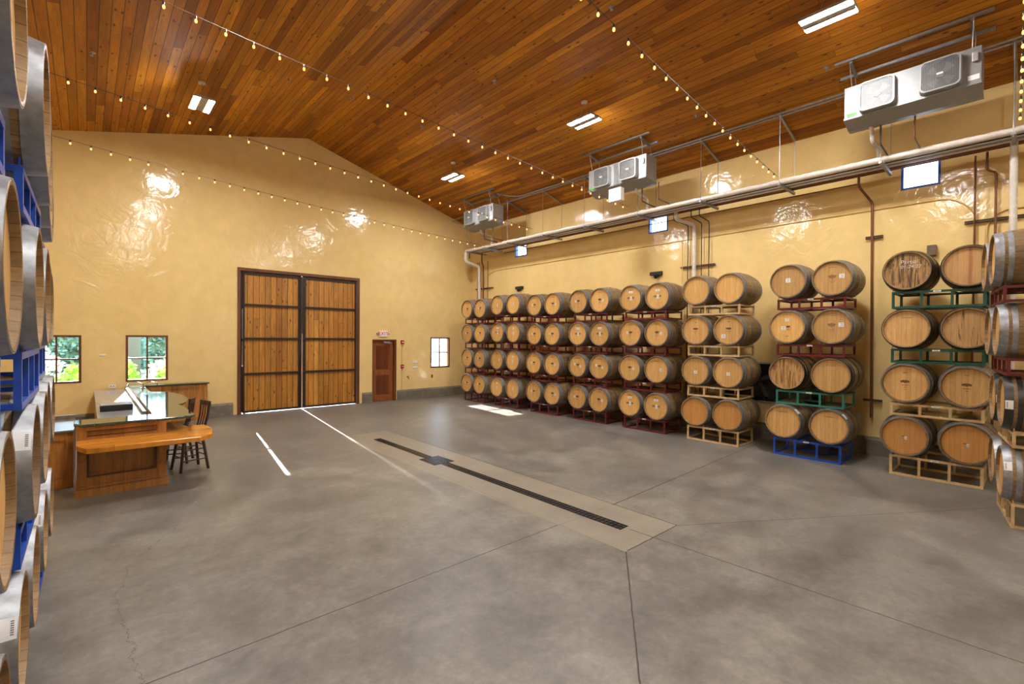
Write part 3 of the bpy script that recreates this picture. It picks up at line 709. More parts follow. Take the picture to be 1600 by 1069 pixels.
# right edge stack (heads face +Y)
th = R_(8); n_ = Vector((-math.sin(th), math.cos(th))); u_ = Vector((math.cos(th), math.sin(th)))
for r, z in enumerate((.60, 1.42, 2.26, 3.09)):
    P = Vector((7.81, .16))+(Vector((.02, -.02)), Vector((.0, -.02)), Vector((-.02, .03)), Vector((-.05, .07)))[r]
    cen = P+u_*.535-n_*.38
    for k in (-1, 1):
        c2 = cen+u_*(.35*k)
        put_barrel(('rside', 'rdark', 'sideb', 'sideb')[r], (c2.x, c2.y, z-RB), -math.pi/2+th, 'side-on oak barrel at the right picture edge, %s, %s' % ('front one' if k < 0 else 'one behind', ROWN[r]), 'barrels stacked at the right edge')
    zb = 0 if r == 0 else (.60, 1.42, 2.26)[r-1]+RG
    put_rack(z-RG-zb, ('cream', 'cream', 'maroon', 'maroon')[r], (cen.x, cen.y, zb), -math.pi/2+th, '%s rack at the right picture edge, %s' % (('cream', 'cream', 'maroon', 'maroon')[r], ['on the floor', 'under the second row', 'under the third row', 'under the top row'][r]), 'racks at the right edge', False)

# dark picture panel leaning on the wall between stacks
e = empty('framed_poster', (XR-.001, 3.75, .78)); tag(e, 'large dark framed poster on the wall behind the cream and blue stacks', 'poster')
MB().box(-.03, 0, -1.0, 1.0, 0, .86).build('backing', 'panel', e); f = MB()
for a in ((-1.0, 1.0, 0, .03), (-1.0, 1.0, .83, .86), (-1.0, -.97, .03, .83), (.97, 1.0, .03, .83)): f.box(-.045, -.03, a[0], a[1], a[2], a[3])
f.build('frame', 'greymetal', e)
MB().prism([(.30, .50), (.0, .62), (-.05, .55), (.22, .43)], -.032, -.0305, 0).prism([(.24, .42), (.16, .40), (.02, .12), (.12, .14)], -.032, -.0305, 0).build('print', 'panelgrey', e)

# small black speakers above the barrels
for (y, z, lb) in ((11.64, 3.77, 'small black wall speaker above the second maroon stack from the corner'), (6.49, 3.76, 'small black wall speaker above the maroon stack next to the cream racks')):
    e = empty('wall_speaker', (XR, y, z)); tag(e, lb, 'speaker')
    MB().prism([(-.09, -.16), (-.09, .16), (0, .16), (0, -.16)], .0, .09, 2).build('bracket', 'black', e)
    b = MB().lathe([(-.05, .0), (-.045, .05), (.05, .05), (.06, 0)], (0, 0, 0), 0, 18); b.xf(Matrix.Translation((-.09, -.03, -.03)) @ Matrix.Rotation(R_(-25), 4, 'Y')); b.build('speaker_body', 'black', e, True)
e = empty('wall_box', (XR, 1.19, 3.62)); tag(e, 'dark grey box mounted on the wall above the chalk-marked barrel', 'wall box')
MB().box(-.13, 0, -.07, .05, -.02, .16).build('housing', 'darkstrut', e, bevel=.008)

# ------------------------------------------------------------------ bar
e = empty('bar_counter', (.4, 8.6, 0)); tag(e, 'L-shaped pine bar counter with panelled front and dark green stone top', 'bar counter')
def E_(x0, x1, y0, y1, z0, z1, b=None): return (b or MB()).box(x0-.4, x1-.4, y0-8.6, y1-8.6, z0, z1)
b = E_(-.09, .84, 8.36, 8.80, .12, .915)
for a in ((-.10, .0, .12, .915), (.74, .85, .12, .915), (.0, .74, .12, .24), (.0, .74, .62, .78), (.0, .74, .86, .915)): E_(a[0], a[1], 8.325, 8.36, a[2], a[3], b)
b.build('front_cabinet', 'pine', e)
b = MB()
for a in ((0, .74, .24, .262), (0, .74, .598, .62), (0, .022, .262, .598), (.718, .74, .262, .598), (0, .74, .78, .792), (0, .74, .848, .86)): E_(a[0], a[1], 8.318, 8.345, a[2], a[3], b)
b.build('panel_moulding', 'redwood', e)
b = E_(-.12, .87, 8.265, 8.84, 0, .10); E_(-.11, .86, 8.29, 8.84, .10, .135, b); b.build('plinth', 'pine', e, bevel=.008)
b = E_(.72, .85, 8.80, 14.26, 0, .915); b.build('side_panel', 'pine_side', e)
def corbel(x, y, ax):
    pr = [(0, 0), (.16, 0), (.16, -.03), (.10, -.06), (.05, -.12), (.03, -.20), (0, -.22)]
    b = MB()
    if ax == 'y': b.prism([(-p[0]+y-8.6, p[1]+.675) for p in pr], x-.4-.03, x-.4+.03, 0)
    else: b.prism([(p[0]+x-.4, p[1]+.675) for p in pr], y-8.6-.03, y-8.6+.03, 1)
    b.build('corbel', 'pine', e)
corbel(-.04, 8.325, 'y'); corbel(.79, 8.325, 'y'); corbel(.85, 8.42, 'x')
top = [(-.13, 8.46), (-.05, 8.28), (1.14, 8.28), (1.20, 8.36), (1.20, 9.55)]
for i in range(13):
    a = -math.pi/2*.78+i*(math.pi*.86)/12; top.append((1.02+.40*math.cos(a), 10.95+1.28*math.sin(a)))
top += [(.98, 12.35), (.98, 14.30), (.72, 14.30), (.72, 8.80), (-.13, 8.80)]
b = MB().prism([(x-.4, y-8.6) for x, y in top], .915, .95); b.build('stone_top', 'greenstone', e, bevel=.008)
sh = [(-.10, 8.32), (-.10, 7.96), (.0, 7.66), (1.16, 7.62), (1.32, 7.78), (1.40, 8.22), (1.36, 8.66), (1.12, 8.68), (1.08, 9.2), (.86, 9.2), (.86, 8.32)]
MB().prism([(x-.4, y-8.6) for x, y in sh], .678, .74).build('drink_shelf', 'shelf', e, bevel=.004)
e = empty('bar_worktop', (.42, 9.2, 0)); tag(e, 'low pale grey worktop behind the bar carrying the black cash box', 'worktop')
MB().box(-.30, .295, -.38, 5.05, .83, .86).build('worktop', 'laminate', e, bevel=.004)
MB().box(-.29, .29, -.36, 5.04, 0, .83).build('cabinet', 'pine_side', e)
MB().box(.24, .295, .3, 5.05, .86, .91).build('ledge', 'greytop', e)
e = empty('back_cabinet', (-.62, 9.5, 0)); tag(e, 'low panelled pine cabinet with brown stone top left of the bar', 'cabinet')
b = MB().box(-.66, .48, -.53, .60, .0, .77)
for a in ((-.66, .48, .0, .14), (-.66, .48, .66, .77), (.40, .48, .14, .66), (.0, .08, .14, .66)): b.box(a[0], a[1], -.555, -.53, a[2], a[3])
b.build('body', 'pine', e); MB().box(-.70, .49, -.58, .62, .77, .80).build('stone_top', 'greytop', e, bevel=.005); MB().box(-.7, .49, .62, .65, .0, .86).build('backsplash', 'greytop', e)
e = empty('wall_counter', (1.65, 14.1, 0)); tag(e, 'tall pine end counter against the far wall under the second window', 'cabinet')
b = MB().box(-.66, .62, -.06, .16, 0, .905)
for a in ((-.66, -.54, 0, .905), (.55, .62, 0, .905), (-.54, .55, .82, .905), (-.54, .55, 0, .10)): b.box(a[0], a[1], -.09, -.06, a[2], a[3])
b.build('body', 'pine', e); MB().box(-.66, .66, -.13, .22, .905, .94).build('stone_top', 'greenstone', e, bevel=.006)
e = empty('cash_box', (.37, 10.35, .86)); tag(e, 'long black cash box lying on the grey worktop behind the bar', 'cash box')
MB().box(-.21, .21, -.16, .22, 0, .10).build('body', 'black', e, bevel=.005); MB().box(-.20, .16, -.14, .21, .10, .106).build('lid', 'greymetal', e)
e = empty('tap_tower', (1.10, 12.6, 0)); e.location = (.92, 13.2, .95); tag(e, 'small chrome tap with two curved arms at the far end of the bar', 'tap')
MB().lathe([(0, .05), (.015, .05), (.02, .02), (.10, .018), (.12, 0)], ax=2, n=16).build('base', 'chrome', e, True)
for s in (-1, 1): MB().tube([(0, 0, .09), (.12*s, -.02*s, .15), (.24*s, -.03*s, .12), (.26*s, -.03*s, .06)], .013, 8, .05).build('spout', 'chrome', e, True)

def stool(loc, rz, label):
    e = empty('bar_stool', loc, rz); tag(e, label, 'bar stool', 'bar stools')
    MB().lathe([(0, .0), (0, .17), (.015, .19), (.035, .185), (.04, .12), (.034, 0)], (0, 0, .62), 2, 28).build('seat', 'darkwood', e, True)
    ft = [(-.19, -.19), (.19, -.19), (.19, .19), (-.19, .19)]
    for x, y in ft:
        b = MB().tube([(x, y, 0), (x*.6, y*.6, .62)], .022, 8); b.build('leg', 'darkwood', e, True)
    def P(i, z): k = 1-.4*z/.62; return (ft[i % 4][0]*k, ft[i % 4][1]*k, z)
    for i in range(4):
        for z in (.17+.05*(i % 2), .33+.05*(i % 2)):
            MB().tube([P(i, z), P(i+1, z)], .010, 8).build('rung', 'darkwood', e, True)
    for s in (-1, 1): MB().tube([(.15, .14*s, .63), (.20, .155*s, .85), (.22, .16*s, 1.06)], .014, 8).build('back_post', 'darkwood', e, True)
    MB().prism([(.205, -.17), (.235, -.17), (.255, 0), (.235, .17), (.205, .17), (.225, 0)], .99, 1.07).build('top_rail', 'darkwood', e)
    for y in (-.08, 0, .08): MB().tube([(.16, y, .64), (.21, y*1.1, .85), (.225, y*1.1, 1.0)], .009, 6).build('spindle', 'darkwood', e, True)
    return e
stool((1.22, 8.98, 0), R_(12), 'dark wooden bar stool tucked under the shelf corner, nearer the camera')
stool((1.12, 9.62, 0), R_(-20), 'dark wooden bar stool behind the first, farther from the camera')

# ------------------------------------------------------------------ ceiling lights
LIGHTS = [(1.68, 11.02), (7.72, 11.1), (7.74, 6.36), (7.72, 1.98), (1.68, 6.3), (1.68, 1.6), (7.72, -2.9), (1.68, -3.1)]
LL = ['ceiling light above the bar, left of the ridge', 'ceiling light nearest the far right corner, above the maroon stacks', 'ceiling light in the middle of the right slope', 'large bright ceiling light at the top right, nearest the white fans',
      'ceiling light left of the ridge, over the counter side, out of frame', 'ceiling light left of the ridge beside the camera, out of frame', 'ceiling light on the right slope behind the camera', 'ceiling light left of the ridge behind the camera']
lp = None
for (x, y), lb in zip(LIGHTS, LL):
    z = 6.66
    e = empty('ceiling_light', (x, y, z)); tag(e, lb, 'ceiling light', 'pendant LED ceiling lights')
    MB().box(-.175, .175, -.32, .32, .010, .055).box(-.067, -.061, -.31, .31, -.003, .010).box(.061, .067, -.31, .31, -.003, .010).build('housing', 'greymetal', e)
    for s in (-1, 1):
        MB().prism([(s*.07, 0), (s*.17, .0), (s*.17, .008), (s*.07, .008)], -.31, .31, 1).build('diffuser', 'lamp', e)
        MB().tube([(0, s*.12, .07), (0, 0, zc(x)-z-.02)], .003, 5).build('cable', 'strut', e)
    MB().lathe([(0, .065), (.03, .065), (.035, .0)], (0, 0, zc(x)-z-.05), 2, 16).build('canopy', 'whitemetal', e, True)
    if (x, y) == LIGHTS[3]:
        pass
# sprinklers and small ceiling fittings
for i, (x, y, lb) in enumerate(((4.76, 11.1, 'round sprinkler head on the ceiling ridge, right of the left lamp'), (6.32, 4.64, 'sprinkler head on the ceiling above the middle string of bulbs'), (6.34, 7.62, 'sprinkler head on the ceiling between middle lamp and string lights'),
                               (.06, 10.33, 'sprinkler head on the left ceiling slope above the bar'), (3.12, 10.48, 'small sprinkler head left of the ceiling ridge'), (6.36, 10.51, 'sprinkler head on the ceiling left of the corner lamp'),
                               (9.21, 2.37, 'sprinkler head on the ceiling above the white fan unit'), (9.22, 4.65, 'sprinkler head on the ceiling near the pipe hangers'))):
    o = MB().lathe([(0, .05), (-.008, .045), (-.012, .02), (-.05, .012), (-.055, .025), (-.06, .0)], ax=2, n=16).build('fire_sprinkler', 'zinc', None, True, (x, y, zc(x)+.004))
    tag(o, lb, 'sprinkler', 'ceiling sprinklers')

# ------------------------------------------------------------------ overhead pipes
Y0, Y1 = -3.0, 13.5
def pipe(name, pts, r, mat, label, bend=.08, n=12):
    return tag(MB().tube(pts, r, n, bend).build(name, mat, None, True), label, 'pipe')
pipe('overhead_pipe', [(10.05, Y0, 5.21), (10.05, 13.62, 5.21), (10.05, 13.62, 4.84), (10.66, 13.62, 4.72), (10.72, 13.62, .6)], .055, 'whitepipe', 'thick white pipe along the front of the hanging pipe rack', .09, 16)
pipe('overhead_pipe', [(10.17, Y0, 5.185), (10.17, 13.55, 5.185), (10.17, 13.55, 4.95)], .020, 'darkpipe', 'thin dark pipe beside the thick white pipe')
pipe('overhead_pipe', [(10.26, Y0, 5.20), (10.26, 13.4, 5.20)], .032, 'whitepipe', 'medium white pipe, second in the hanging rack')
pipe('overhead_pipe', [(10.36, Y0, 5.19), (10.36, 13.4, 5.19)], .022, 'zinc', 'bare steel conduit in the middle of the hanging rack')
pipe('overhead_pipe', [(10.45, Y0, 5.20), (10.45, 13.4, 5.20)], .034, 'whitepipe', 'medium white pipe, third in the hanging rack')
pipe('overhead_pipe', [(10.56, Y0, 5.19), (10.56, 13.3, 5.19)], .026, 'copper', 'brown copper pipe in the hanging rack beside the wall-side one')
pipe('wall_pipe', [(10.56, 13.34, 5.18), (10.56, 13.34, 4.86), (10.76, 13.5, 4.74), (10.78, 13.5, .6)], .026, 'copper', 'thick brown pipe dropping beside the white one in the far corner')
pipe('overhead_pipe', [(10.65, Y0, 5.19), (10.65, 12.9, 5.19)], .026, 'copper', 'brown copper pipe at the wall side of the hanging rack')
pipe('overhead_pipe', [(10.72, 2.2, 5.06), (10.72, 12.3, 5.06)], .012, 'copper', 'thin copper line slung below the hanging rack')
# verticals at the far corner
for (y, m_, lb) in ((13.86, 'copper', 'leftmost thin brown pipe in the far corner'), (13.76, 'copper', 'second thin brown pipe in the far corner'), (13.26, 'copper', 'thin brown pipe right of the white one in the far corner')):
    pipe('wall_pipe', [(10.78, y, .6), (10.78, y, 4.9)], .012, m_, lb, 0, 8)
# verticals behind the fifth stack
pipe('wall_pipe', [(10.45, 5.75, 5.17), (10.45, 5.75, 4.99), (10.78, 5.45, 4.86), (10.80, 5.45, .6)], .045, 'whitepipe', 'white wall pipe dropping behind the cream stack', .07, 14)
for (yt, yb, r, m_, lb) in ((5.86, 5.62, .012, 'darkpipe', 'thin dark wall pipe left of the white drop pipe'), (5.42, 5.28, .012, 'darkpipe', 'thin dark wall pipe just right of the white drop pipe'), (5.22, 5.10, .012, 'darkpipe', 'rightmost thin dark wall pipe beside the white drop pipe')):
    pipe('wall_pipe', [(10.55, yt, 5.17), (10.55, yt, 5.0), (10.80, yb, 4.88), (10.80, yb, .6)], r, m_, lb, .05, 8)
pipe('wall_pipe', [(10.80, 5.76, .6), (10.80, 5.76, 4.55)], .011, 'yellowpaint', 'short painted conduit left of the pipes behind the cream stack', 0, 8)
# single brown pipe between stacks
pipe('wall_pipe', [(10.60, 2.19, 5.17), (10.60, 2.19, 4.98), (10.80, 2.02, 4.68), (10.80, 1.99, .70)], .022, 'copper', 'single brown pipe running down the wall between the last two stacks', .06, 12)
# right edge
pipe('wall_pipe', [(10.80, .66, 5.17), (10.80, .66, .6)], .013, 'copper', 'thin brown wall pipe near the right edge, left one', 0, 8)
pipe('wall_pipe', [(10.72, .52, 5.17), (10.72, .52, 4.88), (10.80, .42, 4.84), (10.80, .42, .6)], .017, 'copper', 'kinked brown wall pipe near the right edge', .04, 10)
pipe('wall_pipe', [(10.45, .22, 5.17), (10.45, .22, .6)], .045, 'whitepipe', 'thick white vertical pipe at the right picture edge', 0, 14)
pipe('wall_conduit', [(XR-.013, 13.42, 3.2), (XR-.013, 13.42, 4.42), (XR-.013, 12.9, 4.53), (XR-.013, .95, 4.56), (XR-.013, .66, 4.3), (XR-.013, .66, .4)], .011, 'yellowpaint', 'long yellow painted conduit running along the right wall', .3, 8)
pipe('wall_conduit', [(XR-.014, -3, 4.24), (XR-.014, .35, 4.24), (XR-.014, .52, 4.05), (XR-.014, .52, .4)], .014, 'yellowpaint', 'yellow painted conduit bending down near the right edge', .2, 8)
for (y0, y1, z, lb) in ((13.05, 14.05, 3.93, 'short strut clamping the pipes in the far corner'), (4.98, 5.82, 3.88, 'short strut clamping the pipes behind the cream stack'), (1.86, 2.12, 4.05, 'upper small strut on the single brown pipe'), (1.84, 2.12, 1.02, 'lower small strut on the single brown pipe'), (.10, .78, 4.10, 'slotted strut clamping the pipes near the right edge')):
    tag(MB().box(10.83, XR-.002, y0, y1, z-.02, z+.02).box(10.81, 10.85, y0, y1, z-.02, z-.012).box(10.81, 10.85, y0, y1, z+.012, z+.02).build('pipe_strut', 'darkstrut'), lb, 'pipe clamp')
# hangers
HY = [.22, 1.75, 3.31, 4.88, 6.46, 8.11, 9.66, 11.22, 12.45, 13.35]
for i, y in enumerate(HY):
    e = empty('pipe_hanger', (10.3, y, 5.12)); tag(e, 'steel trapeze pipe hanger, %s counted from the right picture edge' % (['first', 'second', 'third', 'fourth', 'fifth', 'sixth', 'seventh', 'eighth', 'ninth', 'tenth'][i]), 'pipe hanger', 'trapeze hangers of the pipe rack')
    MB().box(-.42, .46, -.022, .022, -.012, .025).box(-.42, .46, -.022, -.016, .025, .035).box(-.42, .46, .016, .022, .025, .035).build('strut', 'strut', e)
    za, zb = zc(9.91)-5.12-.035, zc(10.74)-5.12-.035
    b = MB().add([(-.43, -.02, za+.012), (-.43, .02, za+.012), (.47, .02, zb-.004), (.47, -.02, zb-.004), (-.43, -.02, za-.028), (-.43, .02, za-.028), (.47, .02, zb-.044), (.47, -.02, zb-.044)],
                 [(0, 1, 2, 3), (7, 6, 5, 4), (0, 3, 7, 4), (1, 2, 6, 5), (0, 1, 5, 4), (3, 2, 6, 7)])
    b.build('ceiling_arm', 'strut', e)
    MB().tube([(-.39, 0, -.04), (-.39, 0, za)], .006, 8).build('rod', 'strut', e); MB().tube([(.44, 0, -.04), (.44, 0, zb-.02)], .006, 8).build('rod', 'strut', e)
    b = MB().box(-.30, -.20, -.03, .03, .025, .045).box(-.07, .22, -.03, .03, .025, .04); b.build('clamp', 'zinc', e)
# ceiling conduits
pipe('ceiling_conduit', [(9.86, Y0, zc(9.86)-.055), (9.86, 10.6, zc(9.86)-.055), (9.70, 10.95, zc(9.7)-.05), (9.45, 11.2, zc(9.45)-.05)], .018, 'zinc', 'steel conduit running along the ceiling above the pipe rack, left one', .2, 8)
pipe('ceiling_conduit', [(9.93, Y0, zc(9.93)-.06), (9.93, 13.4, zc(9.93)-.06), (9.95, YF-.01, zc(9.95)-.12)], .018, 'zinc', 'steel conduit running along the ceiling above the pipe rack, right one', .2, 8)

# ------------------------------------------------------------------ fan units
def fan_unit(y0, y1, label, mat, rails, hz=.0):
    xf, xb, z0, z1 = 9.28, 9.72, 5.72, 6.28; cy = (y0+y1)/2; W = y1-y0
    e = empty('fan_cooler_unit', (xf, cy, z0)); tag(e, label, 'cooling fan unit', 'ceiling-hung cooling fan units')
    b = MB().prism([(0, .04), (0, z1-z0), (xb-xf, z1-z0), (xb-xf, .0), (.12, .0)], -W/2, W/2, 1); b.build('cabinet', mat, e, bevel=.006)
    b = MB().prism([(-.012, .03), (-.012, .055), (.44, -.002), (.44, -.05), (.3, -.06)], -W/2-.005, W/2+.005, 1); b.build('drain_pan', 'fanwhite', e)
    for k, cc in enumerate((W*.225, -W*.235)):
        s = .225
        def rr(s, r=.07, n=5):
            p = []
            for (cx_, cz_, a0) in ((s-r, s-r, 0), (-s+r, s-r, 90), (-s+r, -s+r, 180), (s-r, -s+r, 270)):
                for i in range(n+1): a = R_(a0+90*i/n); p.append((cx_+r*math.cos(a), cz_+r*math.sin(a)))
            return p
        o_, i_ = rr(s), rr(s-.022, .055); n = len(o_); zz = (z1-z0)/2+.015
        vs = []
        for x, pr in ((-.001, rr(s+.012, .075)), (-.11, o_), (-.11, i_), (-.02, i_)): vs += [(x, cc+p[0], zz+p[1]) for p in pr]
        fs = [(j*n+i, j*n+(i+1) % n, (j+1)*n+(i+1) % n, (j+1)*n+i) for j in range(3) for i in range(n)]
        sh_ = MB().add(vs, fs).build('fan_shroud', mat, e)
        g = MB(); t = .004; N = 12
        for i in range(-N+1, N):
            q = i*(s-.022)/N; lim = s-.022-(max(0, abs(q)-(s-.075))*.5 if abs(q) > s-.075 else 0)
            g.box(-.108, -.102, cc+q-t/2, cc+q+t/2, zz-lim, zz+lim); g.box(-.105, -.099, cc-lim, cc+lim, zz+q-t/2, zz+q+t/2)
        g.build('guard', 'fanwhite', sh_)
        MB().box(-.112, -.108, cc-.035, cc+.035, zz-.012, zz+.012).build('badge', 'paper', sh_)
        MB().prism([(cc+p[0], zz+p[1]) for p in i_], -.0135, -.0125, 0).build('fan_opening_shade', 'hollow_shade', e)  # flat black sheet standing for the shade inside the shroud
        bl = MB()
        for j in range(4):
            a = j*math.pi/2+.4; c1, s1 = math.cos(a), math.sin(a); c2, s2 = math.cos(a+.7), math.sin(a+.7)
            bl.add([(-.03, cc+.02*c1, zz+.02*s1), (-.045, cc+.18*c1, zz+.18*s1), (-.02, cc+.18*c2, zz+.18*s2), (-.02, cc+.02*c2, zz+.02*s2)], [(0, 1, 2, 3)])
        bl.lathe([(-.08, .0), (-.08, .045), (-.02, .05), (-.02, 0)], (0, cc, zz), 0, 16)
        bl.build('fan_rotor', 'darkstrut', e, fix=False)
    MB().box(-.003, 0, W/2-.17, W/2-.04, .085, .125).build('green_sticker', 'greensticker', e)
    MB().box(-.003, 0, W/2-.19, W/2-.04, .066, .078).build('logo_print', 'print', e)
    MB().box(-.003, 0, -W/2+.02, -W/2+.14, .10, .17).build('label', 'paper', e)
    MB().box(-.05, 0, -W/2+.035, -W/2+.095, .34, .47).build('junction_box', 'greymetal', e, bevel=.004)
    r = empty('ceiling_strut_frame', (9.36, cy, zc(9.2)-.05)); tag(r, rails, 'strut frame', 'strut frames holding the fan units')
    for x in (9.20, 9.56):
        MB().box(x-.02-9.36, x+.02-9.36, -W/2-.12, W/2+.12, zc(x)-zc(9.2)+.005, zc(x)-zc(9.2)+.045).build('rail', 'strut', r)
        for s in (-1, 1):
            MB().tube([(x+.12-9.36 if x > 9.4 else x+.10-9.36, s*(W/2-.1), z1-.02-(zc(9.2)-.05)), (x-9.36, s*(W/2-.08), zc(x)-zc(9.2)+.01)], .006, 8).build('rod', 'strut', r)
    for s in (-1, 1):
        MB().add([(-.16, s*(W/2-.1)-.02, 0), (.20, s*(W/2-.1)-.02, -.10), (.20, s*(W/2-.1)+.02, -.10), (-.16, s*(W/2-.1)+.02, 0), (-.16, s*(W/2-.1)-.02, -.03), (.20, s*(W/2-.1)-.02, -.13), (.20, s*(W/2-.1)+.02, -.13), (-.16, s*(W/2-.1)+.02, -.03)],
                 [(0, 1, 2, 3), (4, 5, 6, 7), (0, 1, 5, 4), (2, 3, 7, 6), (1, 2, 6, 5), (0, 3, 7, 4)]).build('cross_strut', 'strut', r)
    return e
fan_unit(.52, 2.13, 'white two-fan cooler unit nearest the camera, top right', 'fanwhite', 'steel strut frame on the ceiling above the nearest white fan unit')
fan_unit(5.84, 7.46, 'two-fan cooler unit in the middle with a white control box below', 'greymetal', 'steel strut frame on the ceiling above the middle fan unit')  # white like the nearest unit; its shade is put in as grey
fan_unit(11.20, 12.70, 'two-fan cooler unit hanging in the far corner', 'greymetal', 'steel strut frame on the ceiling above the far corner fan unit')  # also a white unit, with shade put into the grey cabinet colour
e = empty('control_box', (9.20, 6.58, 5.34)); tag(e, 'white control box hanging under the middle fan unit', 'control box')
MB().box(-.06, .08, -.17, .17, 0, .30).build('housing', 'signwhite', e, bevel=.008)
for k in range(4): MB().tube([(0, -.06+.04*k, .36), (-.03, -.10+.04*k, .55), (-.02, -.04+.03*k, .88)], .006, 6, .05).build('cable', 'black', e)
for (y, y2, a) in ((1.83, 1.80, 'nearest'), (6.30, 6.28, 'middle'), (12.2, 12.18, 'far corner')):
    pipe('drain_pipe', [(9.60, y, 5.70), (9.60, y, 5.58), (10.05, y2, 5.50), (10.05, y2, 5.26)] if a != 'nearest' else [(9.62, y, 5.70), (9.72, y, 5.45), (10.0, y2, 5.42), (10.05, y2, 5.26)], .032, 'whitepipe', 'white drain pipe dropping from the %s fan unit' % a, .05, 12)
    pipe('supply_pipe', [(9.66, y-.55, 5.70), (9.66, y-.55, 5.32), (10.17, y-.55, 5.30)], .013, 'copper', 'thin copper pipe dropping from the %s fan unit' % a, .04, 8)
    pipe('supply_pipe', [(9.66, y-.12, 5.70), (9.66, y-.12, 5.36), (10.3, y-.12, 5.32)], .013, 'darkpipe', 'thin dark pipe beside the drain of the %s fan unit' % a, .04, 8)

# ------------------------------------------------------------------ string lights
def string(A, B, sag, n, x_left, label, sp):
    """A..B measured ends (B at the pipe rack); extended back to the left wall"""
    A, B = Vector(A), Vector(B); d = (A-B).normalized(); L0 = (A-B).length
    e = empty('string_light', tuple(B)); tag(e, label, 'string light', 'string lights across the hall')
    t1 = (B.x-x_left)/abs(d.x)
    def P(t):
        s = t/L0; p = B+d*t; p.z -= sag*4*s*(1-s) if s <= 1 else -sag*4*s*(s-1)*.2
        return p
    pts = [P(t1*i/40)-B for i in range(41)]
    MB().tube(pts, .0045, 5).build('cord', 'cord', e)
    k = 0; t = sp*.8
    while t < t1-.1:
        p = P(t)-B; o = empty_bulb(e, p); t += sp; k += 1
BULB = None
def empty_bulb(par, p):
    global BULB
    if BULB is None:
        a = MB().lathe([(-.086, .0), (-.080, .011), (-.067, .0165), (-.052, .015), (-.04, .010), (-.036, .0)], ax=2, n=12).mesh('bulb', M['bulb'], True)
        c = MB().lathe([(-.04, .0), (-.038, .0125), (-.005, .0135), (.006, .008), (.008, 0)], ax=2, n=10).mesh('socket', M['black'], True)
        BULB = (a, c)
    o = bpy.data.objects.new('bulb', BULB[0]); COL.objects.link(o); o.parent = par; o.location = p
    q = bpy.data.objects.new('socket', BULB[1]); COL.objects.link(q); q.parent = o
    return o
string((.53, 6.84, 6.03), (10.05, 6.80, 5.42), .03, 31, XL, 'string of warm bulbs crossing the ceiling to the middle fan unit', .3155)
string((-.33, 10.01, 6.08), (10.05, 10.22, 5.44), .05, 34, XL, 'string of warm bulbs passing in front of the far corner fan unit', .3135)
string((-.32, 12.69, 5.94), (10.05, 12.79, 5.32), .08, 35, XL, 'lowest string of warm bulbs, nearest the far yellow wall', .3050)
string((3.8, 3.20, 5.74), (10.05, 3.38, 5.32), .03, 23, XL, 'steep string of warm bulbs ending at the third pipe hanger', .300)
string((3.8, .02, 5.70), (10.05, .16, 5.34), .0, 20, XL, 'string of warm bulbs ending at the right picture edge', .300)

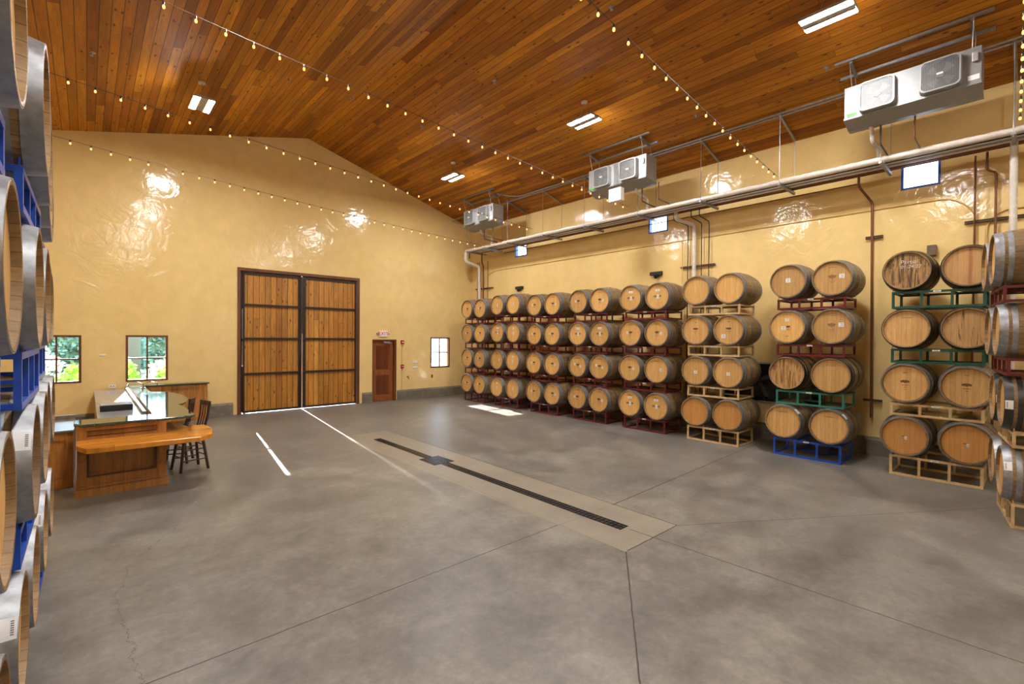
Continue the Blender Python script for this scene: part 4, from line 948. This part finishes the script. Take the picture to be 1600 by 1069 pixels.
# ------------------------------------------------------------------ outside
tag(MB().box(-40, 50, YF+.3, 90, -.25, -.05).build('ground_outside', 'gravel'), kind='structure')
def bush(loc, size, n, leaf, mat, label, seed, group=None, name='garden_shrub'):
    rnd = random.Random(seed); b = MB(); sx, sy, sz = size
    for i in range(n):
        a = rnd.uniform(0, 2*math.pi); z = rnd.uniform(0, 1); r = math.sqrt(max(0, 1-(z-.35)**2*1.6))*rnd.uniform(.6, 1)*(1+.2*math.sin(3*a+seed))
        p = Vector((sx*r*math.cos(a), sy*r*math.sin(a), sz*z*(1+.15*math.sin(2*a+seed))))
        u = Vector((rnd.uniform(-1, 1), rnd.uniform(-1, 1), rnd.uniform(-.2, 1))).normalized()*leaf; v = u.orthogonal().normalized()*leaf*.35
        b.add([p, p+u*.5+v, p+u, p+u*.5-v], [(0, 1, 2, 3)])
    o = b.build(name, mat, None, loc=loc, fix=False); return tag(o, label, 'shrub', group)
def hedge(x0, x1, y, h, n, label, seed):
    rnd = random.Random(seed); b = MB().box(x0, x1, y+.3, y+1.2, 0, h-.2)
    for i in range(n):
        p = Vector((rnd.uniform(x0, x1), y+rnd.uniform(0, .35), rnd.uniform(0, h+.1*math.sin(i))))
        u = Vector((rnd.uniform(-1, 1), rnd.uniform(-1, .3), rnd.uniform(-.4, 1))).normalized()*.22; v = u.orthogonal().normalized()*.08
        b.add([p, p+u*.5+v, p+u, p+u*.5-v], [(0, 1, 2, 3)])
    o = b.build('hedge', 'leafdark', None, loc=(0, 0, -.05), fix=False); return tag(o, label, 'hedge')
hedge(-4.5, .8, 25, 3.4, 3500, 'tall teal-green hedge seen through the leftmost window', 3)
hedge(2.0, 4.2, 27, 2.9, 1200, 'dark green hedge seen through the window over the bar', 4)
tag(MB().box(.98, 1.92, 28.6, 30, -.05, 3.0).build('garden_wall', 'render'), 'pale rendered wall outside, seen through the window over the bar', 'wall')
hedge(-1.5, 5.5, 34, 3.4, 1500, 'distant hedge closing the garden behind the pale wall', 9)
bush((-1.5, 20, -.05), (.95, .45, 1.5), 1300, .16, 'leafwhite', 'white flowering shrub beyond the leftmost window', 1)
bush((.45, 20.5, -.05), (.8, .45, 1.4), 1200, .16, 'leafwhite', 'white flowering shrub between the two bar windows outside', 12)
bush((2.35, 20, -.05), (.9, .45, 1.4), 1300, .16, 'leafwhite', 'white flowering shrub beyond the window over the bar', 11)
bush((-.22, 16.8, -.05), (.42, .35, 1.2), 700, .14, 'leafgreen', 'bright green shrub low in the leftmost window', 5)
bush((.78, 17, -.05), (.32, .35, 1.25), 600, .14, 'leafgreen', 'bright green shrub at the left of the bar window', 6)
bush((1.75, 17, -.05), (.35, .35, 1.02), 600, .14, 'leafgreen', 'low bright green shrub at the right of the bar window', 7)
bush((11.6, 18.5, -.05), (.8, .5, 1.75), 350, .14, 'leafdark', 'sparse shrub outside the window nearest the barrels', 8)
